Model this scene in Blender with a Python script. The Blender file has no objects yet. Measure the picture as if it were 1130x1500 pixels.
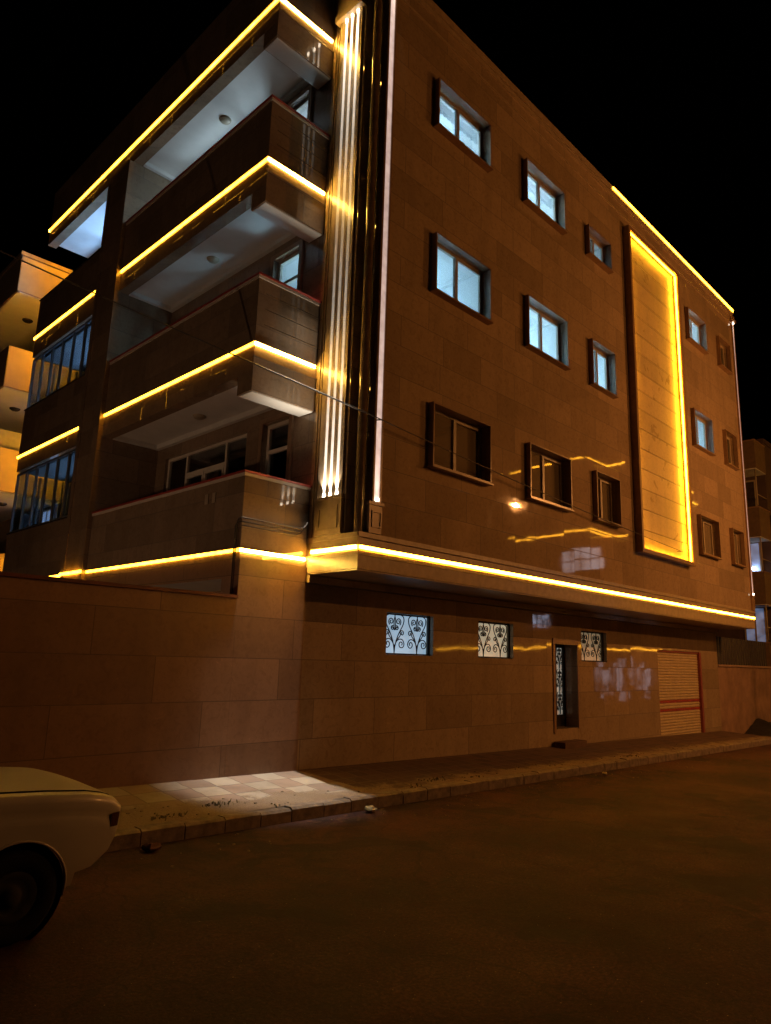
import bpy, math, random
from mathutils import Vector, Matrix
random.seed(7)
SC = bpy.context.scene
COL = SC.collection
R = math.radians
# ------------------------------------------------------------------ camera
cam = bpy.data.cameras.new("camera"); cam_o = bpy.data.objects.new("camera", cam); COL.objects.link(cam_o)
right = Vector((0.69740146, -0.71605573, 0.02992314))
down = Vector((0.16531955, 0.12010567, -0.97889942))
fwd = Vector((0.6973526, 0.68763277, 0.20213988))
M = Matrix.Identity(4)
for i in range(3):
    M[i][0] = right[i]; M[i][1] = -down[i]; M[i][2] = -fwd[i]
M.translation = Vector((0, 0, 2.05))
cam_o.matrix_world = M
cam.sensor_fit = 'VERTICAL'; cam.sensor_height = 36; cam.lens = 36 * 1033.82 / 1500
cam.clip_start = 0.05; cam.clip_end = 2000
SC.camera = cam_o
# ------------------------------------------------------------------ night sky
W = bpy.data.worlds.new("World"); SC.world = W; W.use_nodes = True
wn = W.node_tree.nodes; wl = W.node_tree.links
bg = wn['Background']
sky = wn.new('ShaderNodeTexSky'); sky.sky_type = 'NISHITA'; sky.sun_disc = False
sky.sun_elevation = R(-6); sky.sun_rotation = R(200)
wl.new(sky.outputs[0], bg.inputs[0]); bg.inputs[1].default_value = 0.10
SC.view_settings.view_transform = 'Standard'; SC.view_settings.look = 'None'
SC.view_settings.exposure = 0.0; SC.view_settings.gamma = 1.0
cy = SC.cycles
cy.use_denoising = True; cy.max_bounces = 7; cy.diffuse_bounces = 3; cy.glossy_bounces = 3
cy.transparent_max_bounces = 10; cy.transmission_bounces = 3
cy.caustics_reflective = False; cy.caustics_refractive = False; cy.sample_clamp_indirect = 4.0
cy.use_light_tree = True

SODIUM = (1.0, 0.365, 0.085)
AMBER = (1.0, 0.42, 0.022)
WARMW = (1.0, 0.83, 0.62)
COOL = (0.72, 0.88, 1.0)

def lamp(name, kind, loc, color, power, radius=0.05, aim=None, angle=30, blend=0.5, parent=None):
    l = bpy.data.lights.new(name, kind); l.color = color; l.energy = power
    l.shadow_soft_size = radius
    if kind == 'SPOT':
        l.spot_size = R(angle); l.spot_blend = blend
    o = bpy.data.objects.new(name, l); COL.objects.link(o); o.location = loc
    if aim is not None:
        o.rotation_euler = (Vector(aim) - Vector(loc)).to_track_quat('-Z', 'Y').to_euler()
    if parent is not None:
        o.parent = parent; o.location = Vector(loc) - ORG[parent.name]
    return o

# ------------------------------------------------------------------ helpers
ORG = {}
def top(name, loc, label, cat, group=None, kind=None):
    o = bpy.data.objects.new(name, None); COL.objects.link(o)
    o.empty_display_size = 0.3
    o.location = loc; ORG[o.name] = Vector(loc)
    o['label'] = label; o['category'] = cat
    if group: o['group'] = group
    if kind: o['kind'] = kind
    return o

class MB:
    def __init__(self): self.v = []; self.f = []; self.s = []
    def add(self, vs, fs, smooth=False):
        b = len(self.v); self.v += [tuple(p) for p in vs]
        for f in fs: self.f.append([b + i for i in f]); self.s.append(smooth)
        return self
    def quad(self, a, b, c, d): return self.add([a, b, c, d], [(0, 1, 2, 3)])
    def box(self, x0, x1, y0, y1, z0, z1):
        if x1 < x0: x0, x1 = x1, x0
        if y1 < y0: y0, y1 = y1, y0
        if z1 < z0: z0, z1 = z1, z0
        v = [(x0,y0,z0),(x1,y0,z0),(x1,y1,z0),(x0,y1,z0),(x0,y0,z1),(x1,y0,z1),(x1,y1,z1),(x0,y1,z1)]
        return self.add(v, [(0,3,2,1),(4,5,6,7),(0,1,5,4),(1,2,6,5),(2,3,7,6),(3,0,4,7)])
    def tube(self, pts, r, n=6, caps=True, closed=False):
        P = [Vector(p) for p in pts]; m = len(P); vs = []; up = None
        for i in range(m):
            if closed: t = P[(i+1) % m] - P[i-1]
            else: t = P[min(i+1, m-1)] - P[max(i-1, 0)]
            t.normalize()
            if up is None:
                up = Vector((0, 0, 1)) if abs(t.z) < 0.9 else Vector((1, 0, 0))
            a = up - t * up.dot(t)
            if a.length < 1e-4: a = t.orthogonal()
            a.normalize(); b = t.cross(a); up = a
            rr = r[i] if isinstance(r, (list, tuple)) else r
            for k in range(n):
                c = 2*math.pi*k/n; vs.append(P[i] + (a*math.cos(c) + b*math.sin(c))*rr)
        fs = []
        for i in range(m if closed else m-1):
            j = (i+1) % m
            for k in range(n):
                l = (k+1) % n; fs.append((i*n+k, i*n+l, j*n+l, j*n+k))
        if caps and not closed:
            fs.append(tuple(reversed(range(n)))); fs.append(tuple((m-1)*n+k for k in range(n)))
        return self.add(vs, fs, True)
    def cyl(self, c, axis, r0, r1, h, n=20):
        c = Vector(c); ax = Vector(axis).normalized(); a = ax.orthogonal().normalized(); b = ax.cross(a)
        vs = []
        for rr, t in ((r0, 0), (r1, h)):
            for k in range(n):
                g = 2*math.pi*k/n; vs.append(c + ax*t + (a*math.cos(g)+b*math.sin(g))*rr)
        fs = [(k, (k+1) % n, n+(k+1) % n, n+k) for k in range(n)]
        self.add(vs, fs, True)
        self.add(vs, [tuple(reversed(range(n))), tuple(range(n, 2*n))])
        return self
    def lathe(self, c, axis, prof, n=28):
        c = Vector(c); ax = Vector(axis).normalized(); a = ax.orthogonal().normalized(); b = ax.cross(a)
        vs = []
        for r_, t in prof:
            for k in range(n):
                g = 2*math.pi*k/n; vs.append(c + ax*t + (a*math.cos(g)+b*math.sin(g))*r_)
        fs = []
        for i in range(len(prof)-1):
            for k in range(n):
                l = (k+1) % n; fs.append((i*n+k, i*n+l, (i+1)*n+l, (i+1)*n+k))
        return self.add(vs, fs, True)
    # wall plane with rectangular openings and their reveals; axis 'y': faces -Y at y=c, u is x; axis 'x': faces -X at x=c, u is y
    def wall(self, axis, c, u0, u1, z0, z1, holes=(), depth=0.2):
        us = sorted({u0, u1} | {h[0] for h in holes} | {h[1] for h in holes})
        zs = sorted({z0, z1} | {h[2] for h in holes} | {h[3] for h in holes})
        def pt(u, z, d=0.0): return (u, c+d, z) if axis == 'y' else (c+d, u, z)
        def q(a, b, d, e):
            self.quad(a, b, d, e) if axis == 'y' else self.quad(e, d, b, a)
        for i in range(len(us)-1):
            for j in range(len(zs)-1):
                um, zm = (us[i]+us[i+1])/2, (zs[j]+zs[j+1])/2
                if any(h[0] < um < h[1] and h[2] < zm < h[3] for h in holes): continue
                q(pt(us[i], zs[j]), pt(us[i+1], zs[j]), pt(us[i+1], zs[j+1]), pt(us[i], zs[j+1]))
        for h in holes:
            a, b, z, t = h[:4]; d = h[4] if len(h) > 4 else depth
            q(pt(a, z), pt(a, t), pt(a, t, d), pt(a, z, d))
            q(pt(b, z), pt(b, z, d), pt(b, t, d), pt(b, t))
            q(pt(a, z), pt(a, z, d), pt(b, z, d), pt(b, z))
            q(pt(a, t), pt(b, t), pt(b, t, d), pt(a, t, d))
        return self
    def build(self, name, m, parent=None, bevel=0.0, **props):
        o0 = ORG[parent.name] if parent is not None else Vector((0, 0, 0))
        loc = Vector((0, 0, 0))
        if parent is None and self.v:
            xs = [p[0] for p in self.v]; ys = [p[1] for p in self.v]; zs = [p[2] for p in self.v]
            loc = Vector(((min(xs)+max(xs))/2, (min(ys)+max(ys))/2, min(zs))); o0 = loc
        me = bpy.data.meshes.new(name)
        me.from_pydata([(p[0]-o0.x, p[1]-o0.y, p[2]-o0.z) for p in self.v], [], self.f)
        me.polygons.foreach_set('use_smooth', self.s)
        me.materials.append(m); me.update()
        o = bpy.data.objects.new(name, me); COL.objects.link(o)
        o.location = loc
        if parent is not None: o.parent = parent
        ORG[o.name] = o0.copy()
        if bevel:
            b = o.modifiers.new("bevel", 'BEVEL'); b.width = bevel; b.segments = 2; b.limit_method = 'ANGLE'
        for k, v in props.items(): o[k] = v
        return o

# ------------------------------------------------------------------ materials
class NT:
    def __init__(self, name):
        self.m = bpy.data.materials.new(name); self.m.use_nodes = True
        self.t = self.m.node_tree; self.n = self.t.nodes; self.p = self.n['Principled BSDF']; self.out = self.n['Material Output']
    def N(self, typ, ins=None, **at):
        nd = self.n.new('ShaderNode' + typ)
        for k, v in at.items(): setattr(nd, k, v)
        for k, v in (ins or {}).items(): self.I(nd, k, v)
        return nd
    def I(self, nd, k, v):
        s = nd.inputs[k]
        if isinstance(v, tuple) and len(v) == 2 and hasattr(v[0], 'outputs'): self.t.links.new(v[0].outputs[v[1]], s)
        elif hasattr(v, 'outputs'): self.t.links.new(v.outputs[0], s)
        else: s.default_value = v
    def math(self, op, a, b=0.0, c=None):
        nd = self.N('Math', operation=op); self.I(nd, 0, a); self.I(nd, 1, b)
        if c is not None: self.I(nd, 2, c)
        return nd
    def mix(self, f, a, b, typ='MIX'):
        nd = self.N('MixRGB', blend_type=typ); self.I(nd, 0, f); self.I(nd, 1, a); self.I(nd, 2, b); return nd
    def ramp(self, f, stops):
        nd = self.N('ValToRGB'); self.I(nd, 0, f); e = nd.color_ramp.elements
        while len(e) < len(stops): e.new(0.5)
        for k, (p, c) in enumerate(stops):
            e[k].position = p; e[k].color = c if len(c) == 4 else (*c, 1)
        return nd
    def set(self, **kw):
        for k, v in kw.items(): self.I(self.p, k.replace('_', ' '), v)
        return self
def c4(r, g, b): return (r, g, b, 1.0)

def plain(name, col, rough=0.5, metal=0.0, var=0.15, scale=6.0, bump=0.0, spec=0.5, coat=0.0):
    t = NT(name)
    pos = t.N('NewGeometry')
    no = t.N('TexNoise', {'Vector': (pos, 'Position'), 'Scale': scale, 'Detail': 6.0, 'Roughness': 0.6})
    dark = tuple(x*(1-var) for x in col); lite = tuple(min(1, x*(1+var)) for x in col)
    t.set(Base_Color=t.ramp(no, [(0.3, dark), (0.7, lite)]), Roughness=rough, Metallic=metal)
    t.p.inputs['Specular IOR Level'].default_value = spec
    t.p.inputs['Coat Weight'].default_value = coat
    if bump:
        b = t.N('Bump', {'Height': no, 'Strength': 1.0, 'Distance': bump}); t.I(t.p, 'Normal', b)
    return t.m

def stone(name, base, bw=1.15, bh=0.565, rough=(0.015, 0.06), zoff=0.0, tilt=0.015, mort=0.0055, var=0.28, wave=0.0010):
    """polished stone slabs laid in courses: u runs along the wall whichever way it faces"""
    t = NT(name)
    g = t.N('NewGeometry'); sx = t.N('SeparateXYZ', {0: (g, 'Position')})
    u = t.math('ADD', (sx, 0), (sx, 1)); z = t.math('ADD', (sx, 2), zoff)
    uv = t.N('CombineXYZ', {0: u, 1: z})
    def brick(c1, c2, m):
        b = t.N('TexBrick', {'Vector': uv, 'Color1': c1, 'Color2': c2, 'Mortar': m, 'Scale': 1.0, 'Mortar Size': mort,
                             'Mortar Smooth': 0.1, 'Bias': 0.0, 'Brick Width': bw, 'Row Height': bh})
        b.offset = 0.37; b.offset_frequency = 2; b.squash = 1.55; b.squash_frequency = 3
        return b
    b1 = brick(c4(0, 0, 0), c4(1, 1, 1), c4(.5, .5, .5))
    seed = t.math('MULTIPLY', b1, 37.0)
    off = t.N('CombineXYZ', {0: seed, 1: seed, 2: seed})
    shifted = t.N('VectorMath', {0: (g, 'Position'), 1: off}, operation='ADD')
    n1 = t.N('TexNoise', {'Vector': shifted, 'Scale': 2.2, 'Detail': 8.0, 'Roughness': 0.62, 'Distortion': 0.6})
    n2 = t.N('TexNoise', {'Vector': shifted, 'Scale': 9.0, 'Detail': 6.0, 'Roughness': 0.7, 'Distortion': 1.2})
    d = tuple(x*(1-var) for x in base); l = tuple(x*(1+var) for x in base)
    cb = t.mix(t.math('ADD', t.math('MULTIPLY', b1, 0.55), t.math('MULTIPLY', n1, 0.45)), c4(*d), c4(*l))
    vein = t.ramp(n2, [(0.34, (0.74, 0.69, 0.63)), (0.52, (1, 1, 1)), (0.62, (1.0, 0.98, 0.95)), (0.72, (1.45, 1.40, 1.30))])
    col = t.mix(0.75, cb, vein, 'MULTIPLY')
    col = t.mix(t.math('MULTIPLY', (b1, 1), 0.72), col, c4(0.05, 0.035, 0.025))
    # wear: long stains running down the stone
    st = t.N('CombineXYZ', {0: t.math('MULTIPLY', u, 2.6), 1: t.math('MULTIPLY', z, 0.33)})
    n3 = t.N('TexNoise', {'Vector': st, 'Scale': 1.0, 'Detail': 5.0})
    col = t.mix(t.math('MULTIPLY', t.ramp(n3, [(0.48, (0, 0, 0)), (0.7, (1, 1, 1))]), 0.28), col, c4(*(x*0.55 for x in base)))
    rg = t.N('MapRange', {'Value': n1, 'From Min': 0.3, 'From Max': 0.75, 'To Min': rough[0], 'To Max': rough[1]})
    rg2 = t.math('MAXIMUM', rg, t.math('MULTIPLY', (b1, 1), 0.7))
    # each slab is set a hair out of true
    h = t.math('FRACT', t.math('MULTIPLY', b1, 7.31)); h2 = t.math('FRACT', t.math('MULTIPLY', b1, 13.7))
    tv = t.N('CombineXYZ', {0: t.math('MULTIPLY', t.math('SUBTRACT', h, 0.5), tilt), 1: t.math('MULTIPLY', t.math('SUBTRACT', h, 0.5), tilt),
                            2: t.math('MULTIPLY', t.math('SUBTRACT', h2, 0.5), tilt*0.7)})
    nb = t.N('TexNoise', {'Vector': shifted, 'Scale': 1.6, 'Detail': 1.5, 'Roughness': 0.4})
    hgt = t.math('SUBTRACT', t.math('MULTIPLY', nb, 1.0), t.math('MULTIPLY', (b1, 1), 0.35))
    bp = t.N('Bump', {'Height': hgt, 'Strength': 1.0, 'Distance': wave})
    nn = t.N('VectorMath', {0: bp, 1: tv}, operation='ADD'); nn = t.N('VectorMath', {0: nn}, operation='NORMALIZE')
    t.set(Base_Color=col, Roughness=rg2, Normal=nn)
    t.p.inputs['Specular IOR Level'].default_value = 0.5
    return t.m

def emit(name, col, strength, var=0.0, dash=None):
    t = NT(name); t.p.inputs['Base Color'].default_value = c4(*(min(1, x) for x in col))
    t.p.inputs['Emission Color'].default_value = c4(*col); t.p.inputs['Roughness'].default_value = 0.5
    if var:   # single diodes and joints along the ribbon are not equally bright
        g = t.N('NewGeometry')
        n = t.N('TexNoise', {'Vector': (g, 'Position'), 'Scale': dash or 5.0, 'Detail': 3.0})
        s = t.N('MapRange', {'Value': n, 'From Min': 0.35, 'From Max': 0.65, 'To Min': strength*(1-var), 'To Max': strength*(1+var)})
        t.I(t.p, 'Emission Strength', s)
    else: t.p.inputs['Emission Strength'].default_value = strength
    return t.m

def glass(name, tint=(0.9, 0.94, 0.95), rough=0.015, dark=0.0):
    t = NT(name); t.n.remove(t.p)
    bf = t.N('NewGeometry'); fr = t.N('Fresnel', {'IOR': t.math('SUBTRACT', 1.5, t.math('MULTIPLY', (bf, 6), 0.8333))})
    f2 = t.math('MULTIPLY', fr, 1.7)
    tr = t.N('BsdfTransparent', {'Color': c4(*tint)})
    gl = t.N('BsdfGlossy', {'Color': c4(1, 1, 1), 'Roughness': rough})
    g = t.N('NewGeometry')
    nb = t.N('TexNoise', {'Vector': (g, 'Position'), 'Scale': 1.3, 'Detail': 1.0})
    bp = t.N('Bump', {'Height': nb, 'Distance': 0.002}); t.I(gl, 'Normal', bp)
    mx = t.N('MixShader', {0: f2, 1: tr, 2: gl})
    t.t.links.new(mx.outputs[0], t.out.inputs[0])
    return t.m

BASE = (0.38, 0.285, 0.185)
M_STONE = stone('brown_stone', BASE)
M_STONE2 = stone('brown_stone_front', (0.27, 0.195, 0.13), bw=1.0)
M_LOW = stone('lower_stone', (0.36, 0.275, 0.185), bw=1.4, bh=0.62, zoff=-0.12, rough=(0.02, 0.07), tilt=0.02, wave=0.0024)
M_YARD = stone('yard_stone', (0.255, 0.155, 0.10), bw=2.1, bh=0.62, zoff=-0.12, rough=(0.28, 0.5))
M_TRIM = plain('trim_stone', (0.40, 0.31, 0.21), 0.28, var=0.18, scale=7)
M_SURR = plain('window_surround_stone', (0.27, 0.17, 0.10), 0.3, var=0.18, scale=8)
M_PANEL = stone('panel_stone', (0.54, 0.42, 0.25), bw=6.0, bh=0.55, rough=(0.25, 0.4), mort=0.006)
M_DARKSTONE = plain('dark_polished_stone', (0.05, 0.04, 0.03), 0.1, var=0.3)
M_BRONZE = plain('brown_polished_column', (0.22, 0.16, 0.10), 0.12, var=0.3)
M_PALE = plain('pale_stone', (0.62, 0.56, 0.48), 0.3, var=0.08)
M_PLASTER = plain('white_plaster', (0.68, 0.68, 0.66), 0.75, var=0.06, scale=3, bump=0.001)
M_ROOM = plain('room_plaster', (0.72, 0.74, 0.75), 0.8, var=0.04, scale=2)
M_RED = plain('red_coping', (0.33, 0.045, 0.03), 0.35, var=0.3, scale=9)
M_FRAME = plain('window_frame_paint', (0.34, 0.29, 0.21), 0.4, var=0.08)
M_CURT = plain('thin_curtain', (.62, .64, .66), .9, var=.08)
_t = M_CURT.node_tree; _tl = _t.nodes.new('ShaderNodeBsdfTranslucent'); _tl.inputs[0].default_value = (.6, .66, .7, 1)
_mx = _t.nodes.new('ShaderNodeMixShader'); _mx.inputs[0].default_value = .5; _t.links.new(_t.nodes['Principled BSDF'].outputs[0], _mx.inputs[1]); _t.links.new(_tl.outputs[0], _mx.inputs[2]); _t.links.new(_mx.outputs[0], _t.nodes['Material Output'].inputs[0])
M_BFRAME = plain('balcony_frame_lit', (0.72, 0.66, 0.55), 0.4, var=0.06)  # frame colour lightened to stand in for bounced uplight
M_IRON = plain('black_iron', (0.015, 0.014, 0.013), 0.55, var=0.3, spec=.3)
M_ALU = plain('dark_aluminium', (0.05, 0.05, 0.052), 0.35, metal=0.6)
M_BAYFRAME = plain('bay_frame_paint', (0.13, 0.13, 0.12), 0.4)
M_GLASS = glass('pane_glass')
M_BAYGLASS = glass('bay_glass', (0.75, 0.82, 0.88), 0.02)
M_PIPE = plain('conduit_plastic', (0.055, 0.042, 0.03), 0.5)
M_LED = emit('amber_led', AMBER, 19, 0.3, 6.0)
M_LEDS = emit('amber_led_side', (1.0, 0.56, 0.09), 110, 0.25, 4.0)
M_LEDT = emit('amber_led_tower', (1.0, 0.46, 0.04), 95, 0.25, 4.0)
M_LEDE = emit('amber_led_end', AMBER, 75, 0.25, 4.0)
M_LEDO = emit('amber_led_opposite', AMBER, 11, 0.4, 4.0)
M_LEDB = emit('amber_led_base', AMBER, 66, 0.25, 6.0)
M_LEDN = emit('amber_led_panel', (1.0, 0.42, 0.014), 40, 0.2, 5.0)
M_BROWNGLASS = glass('brown_mixed_glass')  # clear pane with brown diffuse mixed in
nt = M_BROWNGLASS.node_tree; _o = [n for n in nt.nodes if n.type == 'OUTPUT_MATERIAL'][0]; _src = _o.inputs[0].links[0].from_socket
_d = nt.nodes.new('ShaderNodeBsdfDiffuse'); _d.inputs[0].default_value = (.36, .29, .19, 1); _m = nt.nodes.new('ShaderNodeMixShader'); _m.inputs[0].default_value = .38
nt.links.new(_src, _m.inputs[1]); nt.links.new(_d.outputs[0], _m.inputs[2]); nt.links.new(_m.outputs[0], _o.inputs[0])
M_DARKROOM = plain('dark_room', (0.05, 0.045, 0.04), 0.9)  # darkness of unlit rooms put into near-black walls
def flute_mat(name, col, smax, smin, za, zb):
    # spot light on the flutes painted as emission, fading away from both ends
    t = NT(name); g = t.N('NewGeometry'); s = t.N('SeparateXYZ', {0: (g, 'Position')})
    a = t.math('SUBTRACT', (s, 2), za); b = t.math('SUBTRACT', zb, (s, 2))
    d = t.math('MAXIMUM', t.math('MINIMUM', a, b), 0.0)
    e = t.math('POWER', 2.718, t.math('MULTIPLY', d, -0.62))
    n = t.N('TexNoise', {'Vector': (g, 'Position'), 'Scale': 9.0, 'Detail': 4.0})
    v = t.math('MULTIPLY', t.math('ADD', t.math('MULTIPLY', e, smax), smin), t.math('ADD', n, 0.5))
    t.set(Base_Color=c4(.5, .45, .4), Emission_Color=c4(*col), Emission_Strength=v, Roughness=0.3); return t.m
M_FLUTE = flute_mat('flute_glow', (1, .86, .70), 1.6, 0.07, 4.7, 13.9)
M_CSTRIP = flute_mat('strip_glow', (1, .72, .62), 0.45, 0.45, 4.5, 14.3)
M_LAMPW = emit('spot_lens', WARMW, 12.0)

# ------------------------------------------------------------------ ground levels (the street falls gently to the right)
def zr(x): return 0.03 - 0.012*(max(-8, min(x, 40)) - 3.84)
def zk(x): return zr(x) + 0.165
def zw(x): return 0.315 - 0.0165*(max(-8, min(x, 40)) - 5.57)
KY, WY = 7.37, 9.1

def asphalt():
    t = NT('asphalt'); g = t.N('NewGeometry'); P = (g, 'Position')
    n1 = t.N('TexNoise', {'Vector': P, 'Scale': 0.5, 'Detail': 8.0, 'Roughness': 0.62})
    n2 = t.N('TexNoise', {'Vector': P, 'Scale': 38.0, 'Detail': 5.0, 'Roughness': 0.75})
    n3 = t.N('TexNoise', {'Vector': P, 'Scale': 2.1, 'Detail': 7.0, 'Roughness': 0.7, 'Distortion': 0.9})
    s = t.N('SeparateXYZ', {0: P})
    c = t.ramp(n1, [(0.34, (0.011, 0.0048, 0.005)), (0.52, (0.034, 0.0135, 0.013)), (0.70, (0.066, 0.027, 0.024))])
    c = t.mix(0.85, c, t.ramp(n2, [(0.34, (0.35, 0.35, 0.35)), (0.5, (1, 1, 1)), (0.66, (2.1, 2.0, 1.9))]), 'MULTIPLY')
    near = t.N('MapRange', {'Value': (s, 1), 'From Min': 4.4, 'From Max': 7.3, 'To Min': 0.12, 'To Max': 1.0})
    dust = t.math('MULTIPLY', near, t.ramp(n3, [(0.44, (0, 0, 0)), (0.60, (1, 1, 1))]))
    c = t.mix(t.math('MULTIPLY', dust, 0.55), c, c4(0.115, 0.050, 0.036))
    # loose grit of two sizes
    for sc, th, am in ((17.0, 0.07, 0.8), (46.0, 0.10, 0.5)):
        vo = t.N('TexVoronoi', {'Vector': P, 'Scale': sc}); vo.inputs['Randomness'].default_value = 1.0
        sel = t.math('GREATER_THAN', t.N('SeparateColor', {0: (vo, 1)}), 0.72)
        c = t.mix(t.math('MULTIPLY', t.math('MULTIPLY', t.math('LESS_THAN', vo, th), sel), am), c, c4(0.36, 0.27, 0.20))
    # cracks
    wv = t.N('VectorMath', {0: P, 1: t.N('VectorMath', {0: (t.N('TexNoise', {'Vector': P, 'Scale': 1.7, 'Detail': 5.0}), 1), 1: (0.9, 0.9, 0.0)}, operation='MULTIPLY')}, operation='ADD')
    ck = t.N('TexVoronoi', {'Vector': wv, 'Scale': 0.55}, feature='DISTANCE_TO_EDGE')
    crack = t.math('MULTIPLY', t.math('LESS_THAN', ck, 0.0045), t.math('GREATER_THAN', n1, 0.46))
    c = t.mix(t.math('MULTIPLY', crack, 0.4), c, c4(0.006, 0.005, 0.004))
    # oil and repair patches
    pt = t.N('TexNoise', {'Vector': P, 'Scale': 0.9, 'Detail': 5.0, 'Distortion': 0.7})
    patch = t.ramp(pt, [(0.60, (0, 0, 0)), (0.625, (1, 1, 1))])
    c = t.mix(t.math('MULTIPLY', patch, 0.6), c, c4(0.012, 0.009, 0.008))
    h = t.math('ADD', t.math('MULTIPLY', n2, 0.7), t.math('SUBTRACT', t.math('MULTIPLY', n3, 1.4), t.math('MULTIPLY', crack, 0.8)))
    t.set(Base_Color=c, Roughness=t.N('MapRange', {'Value': n3, 'To Min': 0.6, 'To Max': 0.95}), Normal=t.N('Bump', {'Height': h, 'Distance': 0.014}))
    t.p.inputs['Specular IOR Level'].default_value = 0.22
    return t.m
def pavement():
    t = NT('pavement_tiles'); g = t.N('NewGeometry'); s = t.N('SeparateXYZ', {0: (g, 'Position')})
    u = t.N('CombineXYZ', {0: (s, 0), 1: t.math('SUBTRACT', (s, 1), 9.1)})
    ck = t.N('TexChecker', {'Vector': u, 'Color1': c4(.37, .31, .24), 'Color2': c4(.29, .205, .155), 'Scale': 2.45})
    br = t.N('TexBrick', {'Vector': u, 'Color1': c4(1, 1, 1), 'Color2': c4(.78, .78, .78), 'Mortar': c4(.35, .33, .3), 'Scale': 1.0,
                          'Mortar Size': 0.008, 'Brick Width': 0.408, 'Row Height': 0.408}); br.offset = 0.0
    n2 = t.N('TexNoise', {'Vector': (g, 'Position'), 'Scale': 3.1, 'Detail': 7.0, 'Roughness': 0.65})
    n4 = t.N('TexNoise', {'Vector': (g, 'Position'), 'Scale': 45.0, 'Detail': 4.0, 'Roughness': 0.7})
    light = t.mix(0.8, ck, br, 'MULTIPLY')
    u2 = t.N('CombineXYZ', {0: t.math('ADD', (s, 0), t.math('MULTIPLY', (s, 1), 0.0)), 1: (s, 1)})
    br2 = t.N('TexBrick', {'Vector': u2, 'Color1': c4(.13, .07, .045), 'Color2': c4(.085, .048, .034), 'Mortar': c4(.16, .12, .08), 'Scale': 1.0,
                           'Mortar Size': 0.012, 'Brick Width': 0.30, 'Row Height': 0.30}); br2.offset = 0.0
    isd = t.math('GREATER_THAN', t.math('ADD', (s, 0), t.math('MULTIPLY', (s, 1), 0.15)), 8.78)
    c = t.mix(isd, light, br2)
    edge = t.math('ADD', t.math('SUBTRACT', 8.22, (s, 1)), t.math('MULTIPLY', t.math('SUBTRACT', n2, 0.5), 1.4))
    edge = t.math('SUBTRACT', edge, t.math('MULTIPLY', t.N('MapRange', {'Value': (s, 0), 'From Min': 4.5, 'From Max': 8.5}), 0.42))
    dm = t.N('MapRange', {'Value': edge, 'From Min': -0.05, 'From Max': 0.10})
    dirt = t.ramp(t.math('ADD', t.math('MULTIPLY', n2, 0.5), t.math('MULTIPLY', n4, 0.5)), [(0.3, (0.15, 0.10, 0.065)), (0.7, (0.36, 0.27, 0.18))])
    c = t.mix(dm, c, dirt)
    c = t.mix(t.math('MULTIPLY', t.ramp(n2, [(0.45, (0, 0, 0)), (0.75, (1, 1, 1))]), 0.5), c, c4(.16, .12, .08))
    hh = t.math('ADD', t.math('MULTIPLY', (br, 0), 0.4), t.math('MULTIPLY', n4, t.math('MULTIPLY_ADD', dm, 1.6, 0.15)))
    t.set(Base_Color=c, Roughness=0.8, Normal=t.N('Bump', {'Height': hh, 'Distance': 0.012}))
    return t.m
M_ASPH = asphalt(); M_PAVE = pavement()
M_KERB = plain('kerb_concrete', (0.20, 0.155, 0.115), 0.85, var=0.4, scale=9, bump=0.012)

def sheet(name, x0, x1, y0, y1, zf0, zf1, mat, nx, ny, rough=0.0, label=None):
    m = MB(); vs = []
    for j in range(ny+1):
        for i in range(nx+1):
            x = x0+(x1-x0)*i/nx; f = j/ny; y = y0+(y1-y0)*f
            z = zf0(x)*(1-f)+zf1(x)*f
            if rough and 0 < j < ny: z += (random.random()-0.5)*rough
            vs.append((x, y, z))
    fs = [(j*(nx+1)+i, j*(nx+1)+i+1, (j+1)*(nx+1)+i+1, (j+1)*(nx+1)+i) for j in range(ny) for i in range(nx)]
    m.add(vs, fs, True)
    return m.build(name, mat, None, kind='structure')
M_EARTH = plain('bare_earth', (0.12, 0.09, 0.06), 0.9, var=0.3, scale=1.5, bump=0.02)
# far ground, one sheet to the horizon, lies under the street
MB().quad((-400, -400, -0.75), (400, -400, -0.75), (400, 400, -0.75), (-400, 400, -0.75)).build('ground', M_EARTH, None, kind='structure')
sheet('road', -40, 60, -0.9, KY, zr, zr, M_ASPH, 120, 10, 0.006)
sheet('pavement', -40, 25.6, KY+0.16, WY+0.02, zk, zw, M_PAVE, 220, 14, 0.012)
M_LITROAD = plain('lit_roadway', (.16, .10, .06), .9, var=.35, scale=1.3, bump=.01)  # paler than the road: the side street's lamplight put into the colour
sheet('side_street', 25.6, 60, KY, WY+0.0, lambda x: zr(x)+0.004, lambda x: zr(x)+0.02, M_LITROAD, 30, 4, 0.01)
sheet('yard_ground', -20, 14, WY+0.2, 40, lambda x: 0.12, lambda x: 0.12, M_EARTH, 20, 20, 0.03)
k = MB(); x = -30.0
while x < 25.6:     # kerb stones, each a little out of line, one continuous kerb
    L = 0.46 + random.random()*0.1; a, b = x, min(x+L-0.014, 25.6); dz = (random.random()-0.5)*0.02; dy = (random.random()-0.5)*0.016
    y0, y1 = KY+dy, KY+0.17
    vs = [(a, y0, zr(a)-.1), (b, y0, zr(b)-.1), (b, y1, zr(b)-.1), (a, y1, zr(a)-.1),
          (a, y0, zk(a)-.025+dz), (b, y0, zk(b)-.025+dz), (b, y0+.035, zk(b)+dz), (a, y0+.035, zk(a)+dz), (b, y1, zk(b)+dz), (a, y1, zk(a)+dz)]
    k.add(vs, [(0, 1, 5, 4), (4, 5, 6, 7), (7, 6, 8, 9), (1, 2, 8, 6, 5), (0, 4, 7, 9, 3), (2, 3, 9, 8)])
    x += L
k.build('kerb', M_KERB, None, kind='structure')

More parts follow.
